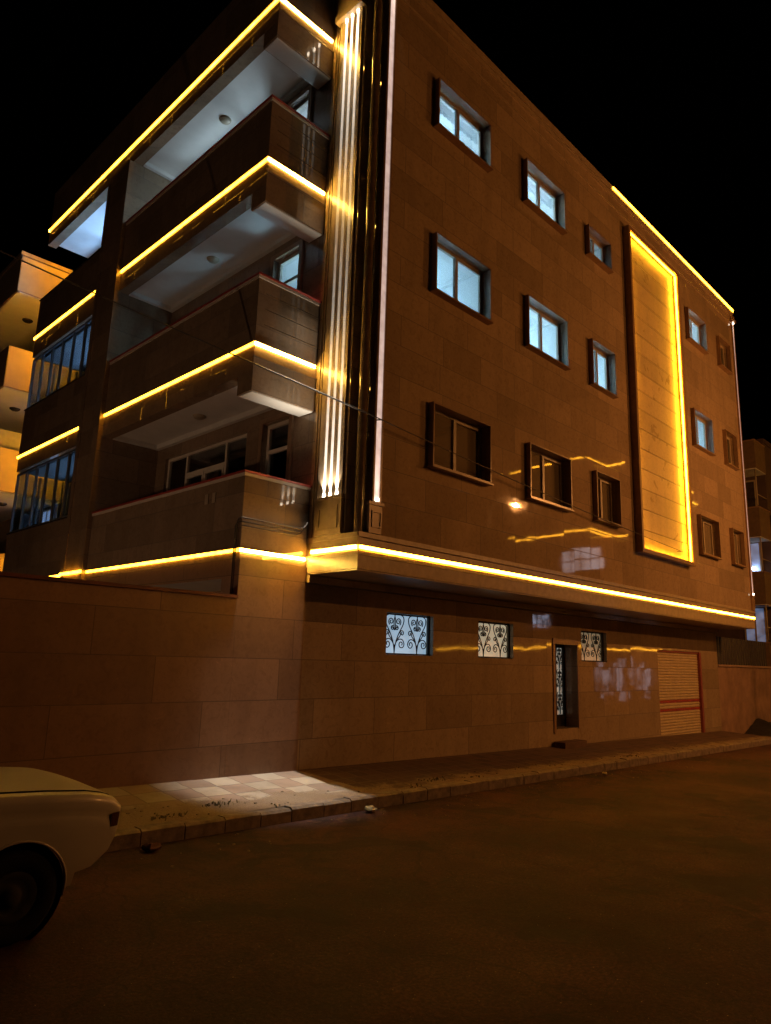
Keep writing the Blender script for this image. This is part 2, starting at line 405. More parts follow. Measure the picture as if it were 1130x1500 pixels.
# ------------------------------------------------------------------ the apartment building
B = top('apartment_building', (7.4, 7.87, 0.2), 'four storey brown stone apartment building outlined with glowing amber light strips', 'building')
XF, YS, XT, YT = 6.08, 9.1, 7.4, 7.87      # balcony front, balcony side, tower left face, tower street face
XR, ZR = 25.75, 14.9
LED = MB()
def led_y(m_led, m_lip, y, x0, x1, z, h=0.044, out=0.022, lip=0.012):   # ribbon on a face looking -Y
    m_led.box(x0, x1, y-out, y-0.001, z, z+h)
    m_lip.box(x0, x1, y-out-lip, y-0.0005, z+h+0.002, z+h+0.030)
def led_x(m_led, m_lip, x, y0, y1, z, h=0.044, out=0.022, lip=0.012):   # ribbon on a face looking -X
    m_led.box(x-out, x-0.001, y0, y1, z, z+h)
    m_lip.box(x-out-lip, x-0.0005, y0, y1, z+h+0.002, z+h+0.030)

# side windows: (x0, x1, z0, z1)
WC = [(9.0, 10.72), (12.08, 13.74), (14.9, 16.1), (21.25, 22.75), (23.95, 25.0)]
WZ = [(5.36, 6.53), (8.71, 9.88), (12.2, 13.26)]
TH = 0.03
side_holes = []
for (a, b) in WC:
    for (z0, z1) in WZ:
        if (a, z0) == (14.9, 12.2): z1 = 13.0
        side_holes.append((a+TH, b-TH, z0+TH, z1-TH, 0.16))
PX0, PX1, PZ0, PZ1 = 17.05, 20.35, 4.96, 13.92
w = MB()
w.wall('y', YT, 7.62, XR, 3.96, ZR, side_holes)
w.quad((7.62, YT, 3.96), (7.62, YT, ZR), (7.62, 8.2, ZR), (7.62, 8.2, 3.96))
w.quad((XT, 8.2, 3.96), (7.62, 8.2, 3.96), (7.62, 8.2, ZR), (XT, 8.2, ZR))
w.wall('x', XT, 8.2, YS, 3.96, ZR)
w.quad((XR, YT, 3.96), (XR, 14, 3.96), (XR, 14, ZR), (XR, YT, ZR))
w.quad((XT, YT, ZR-.02), (XR, YT, ZR-.02), (XR, 14, ZR-.02), (XT, 14, ZR-.02))
w.build('wall', M_STONE, B)
# the band that carries the lowest ribbon, overhanging the pavement
w = MB(); led = MB()
w.box(XT, XR+0.06, YT, YS+0.3, 3.385, 3.955)
w.box(XT-0.02, XR+0.09, YT-0.03, YT-0.0005, 3.88, 3.958); w.box(XT-0.03, XT-0.0005, YT, YS-0.002, 3.88, 3.958)
w.box(XT-0.012, XR+0.08, YT-0.014, YT-0.0005, 3.60, 3.66); w.box(XT-0.014, XT-0.0005, YT, YS-0.002, 3.60, 3.66)
leds = MB(); led_y(led, w, YT, XT+0.02, XR+0.05, 3.695, 0.05); led_x(leds, w, XT, YT+0.03, YS-0.12, 3.695, 0.05)
base_band = w.build('base_band', M_TRIM, B)
led.build('light_strip', M_LEDB, B); leds.build('light_strip', M_LEDT, B)
MB().box(XT+0.01, XR+0.03, YT+0.015, YS+0.2, 3.36, 3.38).build('soffit', M_TRIM, B)
# roof edge
w = MB(); led = MB()
w.box(7.3, XR+0.06, YT-0.06, YT-0.0005, 14.80, 14.96); w.box(7.3, XR+0.03, YT-0.035, YT-0.0005, 14.68, 14.78); w.box(7.3, XR+0.02, YT-0.02, YT-0.0005, 14.35, 14.39)
led_y(led, w, YT-0.06, 16.44, XR+0.03, 14.87, 0.06, 0.02, 0.01)
w.build('cornice', M_TRIM, B); led.build('light_strip', M_LED, B)

# ground floor wall towards the street
GW = [(9.35, 10.66), (12.12, 13.40), (16.40, 17.74)]
DX0, DX1, DZ0, DZ1 = 15.12, 16.16, 0.53, 2.50
SX0, SX1, SZ1 = 20.86, 24.15, 2.53
gh = [(a, b, 2.11, 2.87, 0.20) for a, b in GW] + [(DX0, DX1, DZ0, DZ1, 0.40), (SX0, SX1, -0.3, SZ1, 0.12)]
w = MB(); w.wall('y', YS, 7.4, 25.65, -0.35, 3.40, gh)
w.quad((25.65, YS, -.35), (25.65, 14, -.35), (25.65, 14, 3.4), (25.65, YS, 3.4))
w.box(7.4, 25.6, YS-0.10, YS-0.002, 3.22, 3.345)
w.build('wall', M_LOW, B)
# stone corner block under the balconies
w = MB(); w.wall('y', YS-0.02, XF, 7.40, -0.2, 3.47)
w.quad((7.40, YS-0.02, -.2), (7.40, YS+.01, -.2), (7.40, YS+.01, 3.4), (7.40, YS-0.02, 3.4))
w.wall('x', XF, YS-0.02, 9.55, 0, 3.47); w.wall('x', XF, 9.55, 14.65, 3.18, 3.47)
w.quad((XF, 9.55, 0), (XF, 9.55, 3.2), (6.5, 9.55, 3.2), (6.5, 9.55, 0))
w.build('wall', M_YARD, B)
# open parking behind the yard wall, its lit white ceiling
p = MB(); p.box(XF+0.012, 12, 9.4, 14.6, 3.2, 3.3)
car_ceil = p.build('parking_ceiling', M_PLASTER, B)
MB().box(11.5, 12, 9.3, 15, 0.1, 3.2).build('parking_wall', M_PLASTER, B)
lamp('parking_lamp', 'POINT', (8.2, 12.5, 2.2), (0.85, .92, 1.0), 26, 0.12, parent=B)

def room(x0, x1, y0, y1, z0, z1, open_side, mat, power=0, color=COOL, lp=None, mould=True):
    m = MB()
    m.quad((x0, y0, z1), (x0, y1, z1), (x1, y1, z1), (x1, y0, z1)); m.quad((x0, y0, z0), (x1, y0, z0), (x1, y1, z0), (x0, y1, z0))
    if open_side != 'y': m.quad((x0, y0, z0), (x0, y0, z1), (x1, y0, z1), (x1, y0, z0))
    if open_side != 'x': m.quad((x0, y0, z0), (x0, y1, z0), (x0, y1, z1), (x0, y0, z1))
    m.quad((x1, y0, z0), (x1, y0, z1), (x1, y1, z1), (x1, y1, z0)); m.quad((x0, y1, z0), (x1, y1, z0), (x1, y1, z1), (x0, y1, z1))
    if mould:
        m.box(x0+.002, x1-.002, y1-.10, y1-.002, z1-.10, z1-.002); m.box(x1-.10, x1-.002, y0, y1-.1, z1-.10, z1-.002)
    o = m.build('room', mat, B)
    if power: lamp('room_lamp', 'POINT', lp or ((x0+x1)/2, (y0+y1)/2, z1-0.9), color, power, 0.35, parent=B)
    return o
def surround(a, b, z0, z1, y=YT, d=0.12):
    m = MB(); t = TH
    m.box(a, a+t, y-d, y+0.02, z0, z1); m.box(b-t, b, y-d, y+0.02, z0, z1)
    m.box(a+t, b-t, y-d, y+0.02, z1-t, z1); m.box(a-0.03, b+0.03, y-d-0.03, y+0.02, z0-t-.002, z0-.002)
    m.box(a+t, b-t, y-d+.01, y+0.02, z0, z0+t)
    return m
def sash(a, b, z0, z1, y, split=0.5):     # sliding window, two leaves
    m = MB(); f = 0.05
    m.box(a, b, y, y+.06, z0, z0+f); m.box(a, b, y, y+.06, z1-f, z1); m.box(a, a+f, y, y+.06, z0+f, z1-f); m.box(b-f, b, y, y+.06, z0+f, z1-f)
    c = a+(b-a)*split
    m.box(c-.045, c+.035, y-.012, y+.05, z0+f, z1-f)
    m.box(c+.035, b-f, y-.012, y+.03, z0+f, z0+f+.04); m.box(c+.035, b-f, y-.012, y+.03, z1-f-.04, z1-f); m.box(b-f-.04, b-f, y-.012, y+.03, z0+f+.04, z1-f-.04)
    return m
LIT = {(0, 1): 150, (1, 1): 185, (2, 1): 200, (3, 1): 165, (0, 2): 290, (1, 2): 255, (2, 2): 45, (3, 2): 190}
for ci, (a, b) in enumerate(WC):
    for ri, (z0, z1) in enumerate(WZ):
        if ci == 2 and ri == 2: z1 = 13.0
        wn_ = surround(a, b, z0, z1).build('window', M_SURR, B)
        sash(a+TH, b-TH, z0+TH, z1-TH, YT+0.10).build('window_frame', M_FRAME, wn_)
        MB().box(a+.08, b-.08, YT+0.125, YT+0.131, z0+.08, z1-.08).build('pane', M_BROWNGLASS if ri == 0 else M_GLASS, wn_)
        P = LIT.get((ci, ri), 0)
        if (ci, ri) in ((0, 2), (1, 2)):      # pleated pelmet inside the pane
            cm = MB(); nx = 26; yy = YT+.24; za, zb = z0+.72*(z1-z0), z1-.02
            vs = [(a+.02+(b-a-.04)*i/nx, yy+.03*(i % 2), zz) for zz in (za, zb) for i in range(nx+1)]
            cm.add(vs, [(i, i+1, nx+2+i, nx+1+i) for i in range(nx)], True); cm.build('curtain', M_CURT, wn_)
        if (ci, ri) in ((2, 1), (2, 2), (3, 1)):
            cm = MB(); nx = 14; yy = YT+.26; xa, xb = a+.02, a+.36*(b-a)
            vs = [(xa+(xb-xa)*i/nx, yy+.035*(i % 2), zz) for zz in (z0-.3, z1) for i in range(nx+1)]
            cm.add(vs, [(i, i+1, nx+2+i, nx+1+i) for i in range(nx)], True); cm.build('curtain', M_CURT, wn_)
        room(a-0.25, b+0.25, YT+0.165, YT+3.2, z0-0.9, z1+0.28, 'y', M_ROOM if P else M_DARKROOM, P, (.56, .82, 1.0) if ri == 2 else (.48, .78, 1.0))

# glowing recessed panel between the windows
w = MB(); d = 0.19; t = 0.10
w.box(PX0, PX0+t, YT-d, YT-.001, PZ0-t, PZ1+t); w.box(PX1-.02, PX1+t, YT-d, YT-.001, PZ0-t, PZ1+t)
w.box(PX0+t, PX1-.02, YT-d, YT-.001, PZ1, PZ1+t); w.box(PX0+t, PX1-.02, YT-d, YT-.001, PZ0-t, PZ0)
pf = w.build('panel_frame', M_SURR, B)
m = MB(); z = PZ0
while z < PZ1-0.02:
    m.box(PX0+t+.001, PX1-.021, YT-0.03, YT-.002, z+.004, min(z+0.545, PZ1-.001)); z += 0.553
m.build('stone_panel', M_PANEL, pf)
led = MB()
led.box(PX0+t+.001, PX0+t+.016, YT-d+.05, YT-d+.10, PZ0+.03, PZ1-.03); led.box(PX1-.036, PX1-.021, YT-d+.05, YT-d+.10, PZ0+.03, PZ1-.03)
led.box(PX0+t+.03, PX1-.05, YT-d+.05, YT-d+.10, PZ1-.016, PZ1-.001); led.box(PX0+t+.03, PX1-.05, YT-d+.05, YT-d+.10, PZ0+.001, PZ0+.016)
led.build('light_strip', M_LEDN, pf)

# light pilaster on the tower's left face: three glowing flutes
PLY0, PLY1 = 8.26, 8.86; FL = [8.69, 8.535, 8.375]; fw = 0.034
w = MB(); xs0, xs1 = XT-0.045, XT-0.001
edges = [PLY0] + sum([[y-fw, y+fw] for y in sorted(FL)], []) + [PLY1]
for i in range(0, len(edges), 2): w.box(xs0, xs1, edges[i], edges[i+1], 4.56, 14.0)
w.box(xs0-.015, xs1, PLY0-.02, PLY1+.02, 3.965, 4.54)
w.box(xs0-.027, xs0-.0155, PLY0+.06, PLY0+.10, 4.06, 4.44); w.box(xs0-.027, xs0-.0155, PLY1-.10, PLY1-.06, 4.06, 4.44)
w.box(xs0-.027, xs0-.0155, PLY0+.10, PLY1-.10, 4.06, 4.10); w.box(xs0-.027, xs0-.0155, PLY0+.10, PLY1-.10, 4.40, 4.44)
w.box(xs0-.03, xs1, PLY0-.04, PLY1+.04, 4.541, 4.60)
w.box(xs0-.10, xs1, PLY0-.06, PLY1+.06, 13.99, 14.12); w.box(xs0-.06, xs1, PLY0-.03, PLY1+.03, 14.12, 14.7)
for y in (8.93, 9.0): w.box(XT-0.02, XT-0.001, y-.012, y+.012, 3.97, 14.8)
pil = w.build('pilaster', M_TRIM, B)
for y in FL:
    MB().box(XT-0.045, XT-0.022, y-fw+.004, y+fw-.004, 4.66, 13.92).build('light_strip', M_FLUTE, pil)  # emissive bar standing in for spot light along the flute
    MB().cyl((xs0-.0, y, 13.92), (0, 0, 1), .022, .026, .07, 12).build('spot_lamp', M_LAMPW, pil); MB().cyl((xs0-.0, y, 4.60), (0, 0, 1), .026, .022, .06, 12).build('spot_lamp', M_LAMPW, pil)
    lamp('spot_down', 'SPOT', (xs0-.014, y, 13.86), (1, .92, .80), 3300, 0.012, (xs0-.80, y+.06, 0), 15, 1.0, parent=B)
    lamp('spot_up', 'SPOT', (xs0-.02, y, 4.70), WARMW, 62, 0.015, (xs0-1.6, y+.4, 14), 80, 0.9, parent=B)
# dark glossy corner column in its notch
MB().cyl((7.495, 7.985, 3.96), (0, 0, 1), .075, .075, 10.9, 24).build('corner_column', M_BRONZE, B)
# single glowing strips on the street face
for (x0, x1, zt) in ((7.67, 7.79, 14.6), (25.66, 25.74, 14.4)):
    w = MB(); w.box(x0-.10, x1+.06, YT-.05, YT-.001, 3.965, 4.44); w.box(x0-.13, x1+.09, YT-.075, YT-.001, 4.42, 4.47)
    w.box(x0-.02, x1+.02, YT-.065, YT-.051, 4.06, 4.09); w.box(x0-.02, x1+.02, YT-.065, YT-.051, 4.30, 4.33); w.box(x0-.05, x0-.02, YT-.065, YT-.051, 4.06, 4.33); w.box(x1+.02, x1+.05, YT-.065, YT-.051, 4.06, 4.33)
    w.box(x0-.04, x0-.005, YT-.05, YT-.001, 4.47, zt); w.box(x1+.005, x1+.04, YT-.05, YT-.001, 4.47, zt)
    w.box(x0-.08, x1+.10, YT-.12, YT-.001, zt+.02, zt+.12); w.box(x0-.05, x1+.06, YT-.08, YT-.001, zt+.12, zt+.26)
    po = w.build('pilaster', M_SURR, B)
    MB().box(x0, x1, YT-.035, YT-.001, 4.50, zt).build('light_strip', M_CSTRIP, po)  # strip's spot light painted as emission
    MB().cyl(((x0+x1)/2, YT-.06, 4.49), (0, 0, 1), .026, .022, .05, 12).build('spot_lamp', M_LAMPW, po); MB().cyl(((x0+x1)/2, YT-.06, zt-.05), (0, 0, 1), .022, .026, .05, 12).build('spot_lamp', M_LAMPW, po)
    lamp('spot_up', 'SPOT', ((x0+x1)/2, YT-.075, 4.56), WARMW, 14, .03, ((x0+x1)/2, YT-.2, 14), 40, .9, parent=B)
    lamp('spot_down', 'SPOT', ((x0+x1)/2, YT-.075, zt-.08), WARMW, 30, .03, ((x0+x1)/2, YT-.2, 0), 40, .9, parent=B)

# back wall of the balconies and bays
ZL = [3.58, 6.98, 10.40]
bh = []
for zl in ZL: bh += [(9.76, 10.55, zl-.05, zl+2.68, .14), (11.12, 14.25, zl+.95, zl+2.68, .14), (16.3, 19.3, zl+.9, zl+2.6, .14)]
w = MB(); w.wall('x', XT, YS, 19.8, 0.1, 14.9, bh); w.quad((XT, 19.8, 0), (XT, 19.8, 14.9), (16, 19.8, 14.9), (16, 19.8, 0))
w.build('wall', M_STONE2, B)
def fr_x(x, y0, y1, z0, z1, vs=(), hs=(), f=.055, sub=None):
    m = MB(); m.box(x, x+.06, y0, y1, z0, z0+f); m.box(x, x+.06, y0, y1, z1-f, z1); m.box(x, x+.06, y0, y0+f, z0+f, z1-f); m.box(x, x+.06, y1-f, y1, z0+f, z1-f)
    for v in vs: m.box(x+.002, x+.058, v-f/2, v+f/2, z0+f, z1-f)
    for (a, b, h) in hs: m.box(x+.004, x+.056, a, b, h-f/2, h+f/2)
    if sub:
        for (a, b, c, d_) in sub:
            m.box(x-.015, x+.03, a, b, c, c+f); m.box(x-.015, x+.03, a, b, d_-f, d_); m.box(x-.015, x+.03, a, a+f, c+f, d_-f); m.box(x-.015, x+.03, b-f, b, c+f, d_-f)
    return m
for i, zl in enumerate(ZL):
    top_z = zl+2.68
    dr = fr_x(XT+.07, 9.76, 10.55, zl-.05, top_z, (), ((9.81, 10.5, zl+2.15),), .07).build('door', M_BFRAME, B)
    MB().box(XT+.10, XT+.106, 9.8, 10.5, zl, top_z-.05).build('pane', M_GLASS, dr)
    MB().box(XT-.05, XT-.002, 9.66, 9.755, zl, top_z+.1).box(XT-.05, XT-.002, 10.555, 10.65, zl, top_z+.1).box(XT-.05, XT-.002, 9.755, 10.555, top_z+.005, top_z+.1).build('door_frame', M_SURR, dr)
    wi = fr_x(XT+.07, 11.12, 14.25, zl+.95, top_z, (11.92, 13.44), ((11.95, 13.41, zl+2.2),), .06, ((11.95, 12.68, zl+.98, zl+2.16), (12.70, 13.41, zl+.98, zl+2.16))).build('window', M_BFRAME, B)
    MB().box(XT+.10, XT+.106, 11.15, 14.2, zl+1, top_z-.05).build('pane', M_GLASS, wi)
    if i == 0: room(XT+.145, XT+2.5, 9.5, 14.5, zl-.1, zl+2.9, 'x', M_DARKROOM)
    elif i == 1: room(XT+.145, XT+2.5, 9.5, 14.5, zl-.1, zl+2.9, 'x', M_ROOM, 150, (.5, .8, 1.0), (XT+1.3, 10.3, zl+1.5))
    else: room(XT+.145, XT+2.5, 9.5, 14.5, zl-.1, zl+2.9, 'x', M_ROOM, 185, COOL, (XT+1.2, 12.4, zl+1.5))
    b2 = fr_x(XT+.07, 16.3, 19.3, zl+.9, zl+2.6, (17.3, 18.3)).build('window', M_FRAME, B)
    MB().box(XT+.10, XT+.106, 16.35, 19.25, zl+.95, zl+2.55).build('pane', M_GLASS, b2)
    room(XT+.145, XT+2.2, 16, 19.6, zl-.1, zl+2.9, 'x', M_ROOM, (110, 200, 620)[i], (.36, .60, 1.0), (XT+1.0, 17.8, zl+1.4))

# balconies
def balcony(zl, base=False, roof=False):
    w = MB(); led = MB(); T = 0.15
    yend = 19.85 if roof else 14.64
    ztop = 14.97 if roof else zl+1.25
    zf = zl-.45; zd = zl-.78
    if base: zf = zd = zl-.105
    # upstand
    if roof:
        w.box(XF, XF+T, YS, yend, zl+.09, ztop); w.box(XF+T, XT-.001, YS, YS+T, zl+.09, ztop)
    else:
        w.box(XF, XF+T, YS, yend, zl+.09, ztop)
        if base:
            w.box(XF+T, XT-.001, YS, YS+T, zl+.09, ztop)
        else:
            g = [(zl+.09, zl+.40), (zl+.415, zl+.68), (zl+.695, zl+.96), (zl+.975, ztop)]
            w.box(XF+T, XT-.001, YS+.02, YS+T, zl+.09, ztop)
            for a, b in g: w.box(XF+T, XT-.001, YS, YS+.0195, a, b)
    if base: led.box(5.96, 5.984, 14.66, 15.76, zl, zl+.055)
    # slab edge and drop beam
    w.box(XF+.001, XF+.22, YS+.001, yend, zf, zl+.089); w.box(XF+.22, XT-.002, YS+.001, YS+.42, zf, zl+.0885)
    if not base:
        w.box(XF+.002, XT-.003, YS+.002, YS+.42, zd, zf-.0005)
        # shadow gap line under the ribbon
        w.box(XF-.012, XT-.004, YS-.012, YS+.0005, zl-.20, zl-.185)
    if not roof: w.box(XF+.22, XT-.002, YS+.42, yend, zl-.2, zl-.05)
    else: w.box(XF+.22, XT-.002, YS+.42, yend, zl+.4, zl+.6)
    led_x(led, w, XF, YS-.022, yend - (0 if roof else .01), zl)
    leds = MB(); led_y(leds, w, YS, XF-.0215, XT-.05, zl)
    nm = 'roof_edge' if roof else 'balcony'
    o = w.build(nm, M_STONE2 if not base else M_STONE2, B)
    led.build('light_strip', M_LED, o); leds.build('light_strip', M_LEDS, o)
    if not roof:
        MB().box(XF-.035, XF+T+.03, YS-.035, yend, ztop+.001, ztop+.035).box(XF+T+.03, XT-.002, YS-.035, YS+T+.03, ztop+.001, ztop+.035).build('coping', M_RED, o)
        MB().box(XF-.02, XF-.0005, YS-.02, yend, ztop-.05, ztop).box(XF, XT-.002, YS-.02, YS-.0005, ztop-.05, ztop).build('coping_trim', M_PALE, o)
    if not base:
        s = MB(); zc = zl-.36
        s.box(XF+.221, XT-.002, YS+.421, yend if not roof else 14.64, zc, zc+.05)
        if roof: s.box(XF+.221, XT-.002, 15.76, 19.8, zc, zc+.05)
        s.box(XF+.03, XT-.02, YS+.03, YS+.40, zd-.014, zd-.001)
        s.box(XT-.10, XT-.003, YS+.421, 14.63, zc-.10, zc-.001); s.box(XF+.23, XT-.10, 14.54, 14.63, zc-.10, zc-.001)
        s.build('soffit', M_PLASTER, o)
        MB().lathe((6.85, 12.0, zc-.001), (0, 0, -1), [(0.0, .075), (.06, .07), (.10, .05), (.125, .02), (.13, 0)], 24).build('ceiling_lamp', M_FRAME, o)
    return o
balcony(ZL[0], base=True)
balcony(ZL[1]); balcony(ZL[2]); balcony(13.74, roof=True)
MB().box(XF+.1, 13, YS+.1, 19.8, 14.90, 14.93).build('roof', M_KERB, B)
# stair pier between the balconies and the glazed bays
MB().box(6.01, XT-.001, 14.65, 15.75, 0, 13.285).box(5.985, 6.0095, 14.65, 14.80, 3.0, 13.28).box(5.985, 6.0095, 15.60, 15.75, 3.0, 13.28).build('pier', M_STONE2, B)
# bays beyond the pier
for i, zl in enumerate(ZL):
    w = MB(); led = MB(); zt = [4.90, 8.31, 11.55][i]; zb = [2.9, 6.60, 9.86][i]
    w.box(XF, XF+.15, 15.751, 19.85, zl+.09, zt); w.box(XF+.15, XT-.001, 19.70, 19.85, zl+.09, zt)
    w.box(XF+.001, XF+.2, 15.751, 19.849, zb, zl+.089); w.box(XF+.2, XT-.001, 19.65, 19.849, zb, zl+.089)
    w.box(XF+.2, XT-.001, 15.752, 19.65, zl-.25, zl-.02)
    led_x(led, w, XF, 15.82, 19.87, zl)
    leds = MB(); leds.box(XF-.02, XT+1.2, 19.871, 19.892, zl, zl+.08)
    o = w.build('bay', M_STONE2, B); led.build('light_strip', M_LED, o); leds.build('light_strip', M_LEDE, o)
    MB().box(XF-.025, XF+.175, 15.752, 19.87, zt+.001, zt+.03).build('coping', M_DARKSTONE, o)
    if i < 2:
        zc = [6.58, 9.84][i]
        MB().box(XF+.201, XT-.002, 15.76, 19.64, zc-.03, zc+.03).build('soffit', M_PLASTER, o)
        f = MB(); n = 6
        for k_ in range(n+1):
            y = 15.77+(19.83-15.77)*k_/n; f.box(XF+.03, XF+.09, y-.025, y+.025, zt+.03, zc-.03)
        f.box(XF+.031, XF+.089, 15.77, 19.83, zt+.03, zt+.08); f.box(XF+.031, XF+.089, 15.77, 19.83, zc-.08, zc-.03)
        for x in (XF+.60, XF+1.2): f.box(x-.02, x+.02, 19.75, 19.81, zt+.03, zc-.03)
        f.build('glazing_frame', M_BAYFRAME, o)
        MB().box(XF+.055, XF+.061, 15.8, 19.80, zt+.05, zc-.05).box(XF+.1, XT-.02, 19.775, 19.781, zt+.05, zc-.05).build('pane', M_BAYGLASS, o)
led = MB(); led.box(XF-.02, XT+1.2, 19.871, 19.89, 13.74, 13.82); led.build('light_strip', M_LEDE, B)

# plastic conduits clipped round the lowest balcony
for k_, (o_, zz) in enumerate(((0.03, 4.10), (0.075, 4.04), (0.12, 3.98))):
    a = 0.022
    pts = [(XF-.03, YS+.05+o_, 2.92), (XF-.03, YS+.05+o_, zz-.05), (XF-.03, YS+.03+o_*.4, zz), (XF-.03, YS-.0, zz), (XF-.02, YS-.035, zz), (XF+.1, YS-.045, zz), (7.22-o_, YS-.045, zz-.01), (7.32-o_, YS-.045, zz+.03), (7.37-o_, YS-.045, zz+.12)]
    if k_ == 2: pts = pts[4:]
    MB().tube(pts, .012, 8).build('conduit_pipe', M_PIPE, B)
for y_ in (9.9, 10.12): MB().box(XF-.012, XF-.001, y_, y_+.10, 4.45, 4.62).build('small_plate', M_TRIM, B)  # two small plates as pale marks on the parapet

# ground floor: grille windows
def spiral(c, r, turns, start, sgn, n=20, k=0.25):
    out = []
    for i in range(n+1):
        t = i/n; rr = r*(1-t*(1-k)); a = start+sgn*turns*2*math.pi*t
        out.append((c[0]+rr*math.cos(a), c[1]+rr*math.sin(a)))
    return out
def bez(p0, p1, p2, p3, n=12):
    return [tuple((1-t)**3*p0[j]+3*(1-t)**2*t*p1[j]+3*(1-t)*t*t*p2[j]+t**3*p3[j] for j in (0, 1)) for t in [i/n for i in range(n+1)]]
def motif(w_, h_):          # one scroll bouquet, centred on x=0, bottom at 0
    L = []
    for s in (1, -1):
        L.append(bez((0, 0), (0.01*s, .25*h_), (.10*w_*s, .45*h_), (.30*w_*s, .70*h_)) + bez((.30*w_*s, .70*h_), (.42*w_*s, .88*h_), (.36*w_*s, 1.0*h_), (.26*w_*s, 1.0*h_))[1:])
        L.append(bez((.02*s*w_, .20*h_), (.10*w_*s, .42*h_), (.34*w_*s, .42*h_), (.38*w_*s, .27*h_)) + [(s*x_, y_) for x_, y_ in spiral((.27*w_, .24*h_), .12*w_, 1.2, .3, -1)])
        L.append(bez((.06*s*w_, .33*h_), (.14*w_*s, .40*h_), (.22*w_*s, .42*h_), (.24*w_*s, .52*h_)) + [(s*x_, y_) for x_, y_ in spiral((.30*w_, .53*h_), .085*w_, 1.2, math.pi, -1, 16)])
        L.append([(s*x_, y_) for x_, y_ in spiral((.145*w_, .83*h_), .105*w_, 1.4, -1.0, 1)])
        L.append([(s*x_, y_) for x_, y_ in spiral((.085*w_, .66*h_), .065*w_, 1.3, 1.9, -1, 16)])
        L.append(bez((.0, .95*h_), (.05*w_*s, .9*h_), (.03*w_*s, .72*h_), (.02*w_*s, .60*h_)))
    L.append([(0, 0), (0, .22*h_)]); L.append([(0, .9*h_), (0, 1.0*h_)])
    return L
GCOL = [((.45, .66, .86), .62), ((.86, .74, .50), .40), ((.78, .62, .36), .17)]
for k_, (a, b) in enumerate(GW):
    y = YS+.12
    f = MB(); f.box(a+.002, b-.002, y-.02, y+.02, 2.112, 2.14); f.box(a+.002, b-.002, y-.02, y+.02, 2.84, 2.868); f.box(a+.002, a+.03, y-.02, y+.02, 2.14, 2.84); f.box(b-.03, b-.002, y-.02, y+.02, 2.14, 2.84)
    gw = f.build('window', M_IRON, B)
    g = MB(); h_ = .70
    for cxm in (a+(b-a)*.26, a+(b-a)*.74):
        for L in motif((b-a)*.52, h_):
            g.tube([(cxm+px, y, 2.14+pz) for px, pz in L], .0105, 5)
    g.build('grille', M_IRON, gw)
    MB().box(a+.003, b-.003, y+.06, y+.068, 2.112, 2.868).build('pane', emit('frosted_pane', *GCOL[k_], .12, 2.0), gw)
# entrance door, deep in its opening
y = YS+.39
f = MB(); f.box(DX0+.002, DX1-.002, y-.05, y-.001, DZ0, DZ0+.28); f.box(DX0+.002, DX1-.002, y-.05, y-.001, DZ1-.08, DZ1-.002)
PANELS = [(DX0+.07, DX0+.44), (DX1-.40, DX1-.06)]
for a, b in ((DX0+.002, DX0+.07), (DX0+.44, DX1-.40), (DX1-.06, DX1-.002)): f.box(a, b, y-.05, y-.001, DZ0+.28, DZ1-.08)
door = f.build('door', M_IRON, B)
M_DPANE = emit('door_pane', (.85, .85, .72), .17, .5, 4.0)
for gx0, gx1 in PANELS:
    g = MB(); gy = y-.035
    for q in range(3):
        z0 = DZ0+.30+q*.55; cxm = (gx0+gx1)/2
        for L in motif(gx1-gx0, .52): g.tube([(cxm+px, gy, z0+pz) for px, pz in L], .008, 5)
    for x in (gx0+.03, (gx0+gx1)/2, gx1-.03): g.tube([(x, gy+.01, DZ0+.28), (x, gy+.01, DZ1-.08)], .008, 5)
    g.build('grille', M_IRON, door)
    MB().box(gx0, gx1, y-.012, y-.004, DZ0+.28, DZ1-.08).build('pane', M_DPANE, door)
MB().tube([(DX0+.5, y-.05, 1.45), (DX0+.5, y-.10, 1.47), (DX0+.5, y-.10, 1.62), (DX0+.5, y-.05, 1.64)], .011, 6).build('handle', M_ALU, door)
MB().box(DX0-.10, DX0-.002, YS-.025, YS-.001, DZ0-.08, DZ1+.13).box(DX1+.002, DX1+.05, YS-.015, YS-.001, DZ0-.02, DZ1+.13).box(DX0-.002, DX1+.002, YS-.025, YS-.001, DZ1+.002, DZ1+.13).build('door_frame', M_SURR, B)
# roller shutter
m = MB(); z = -.28; M_SHUT = plain('shutter_paint', (.50, .40, .24), .42, var=.12, scale=5)
bands = MB()
while z < SZ1-.04:
    t_ = bands if (.66 < z < .76 or .90 < z < 1.0) else m
    ys = YS+.075
    t_.add([(SX0+.03, ys, z), (SX1-.14, ys, z), (SX1-.14, ys-.022, z+.025), (SX0+.03, ys-.022, z+.025), (SX1-.14, ys-.022, z+.055), (SX0+.03, ys-.022, z+.055), (SX1-.14, ys, z+.083), (SX0+.03, ys, z+.083)],
          [(0, 1, 2, 3), (3, 2, 4, 5), (5, 4, 6, 7)])
    z += .083
sh = m.build('shutter', M_SHUT, B); bands.build('bottom_rail', M_RED, sh)
MB().box(SX1-.14, SX1-.002, YS-.02, YS+.11, -.3, SZ1-.002).box(SX0+.002, SX0+.03, YS+.02, YS+.11, -.3, SZ1-.002).box(SX0+.03, SX1-.14, YS+.03, YS+.11, SZ1-.06, SZ1-.002).build('guide_rail', plain('red_steel', (.24, .05, .03), .45), sh)

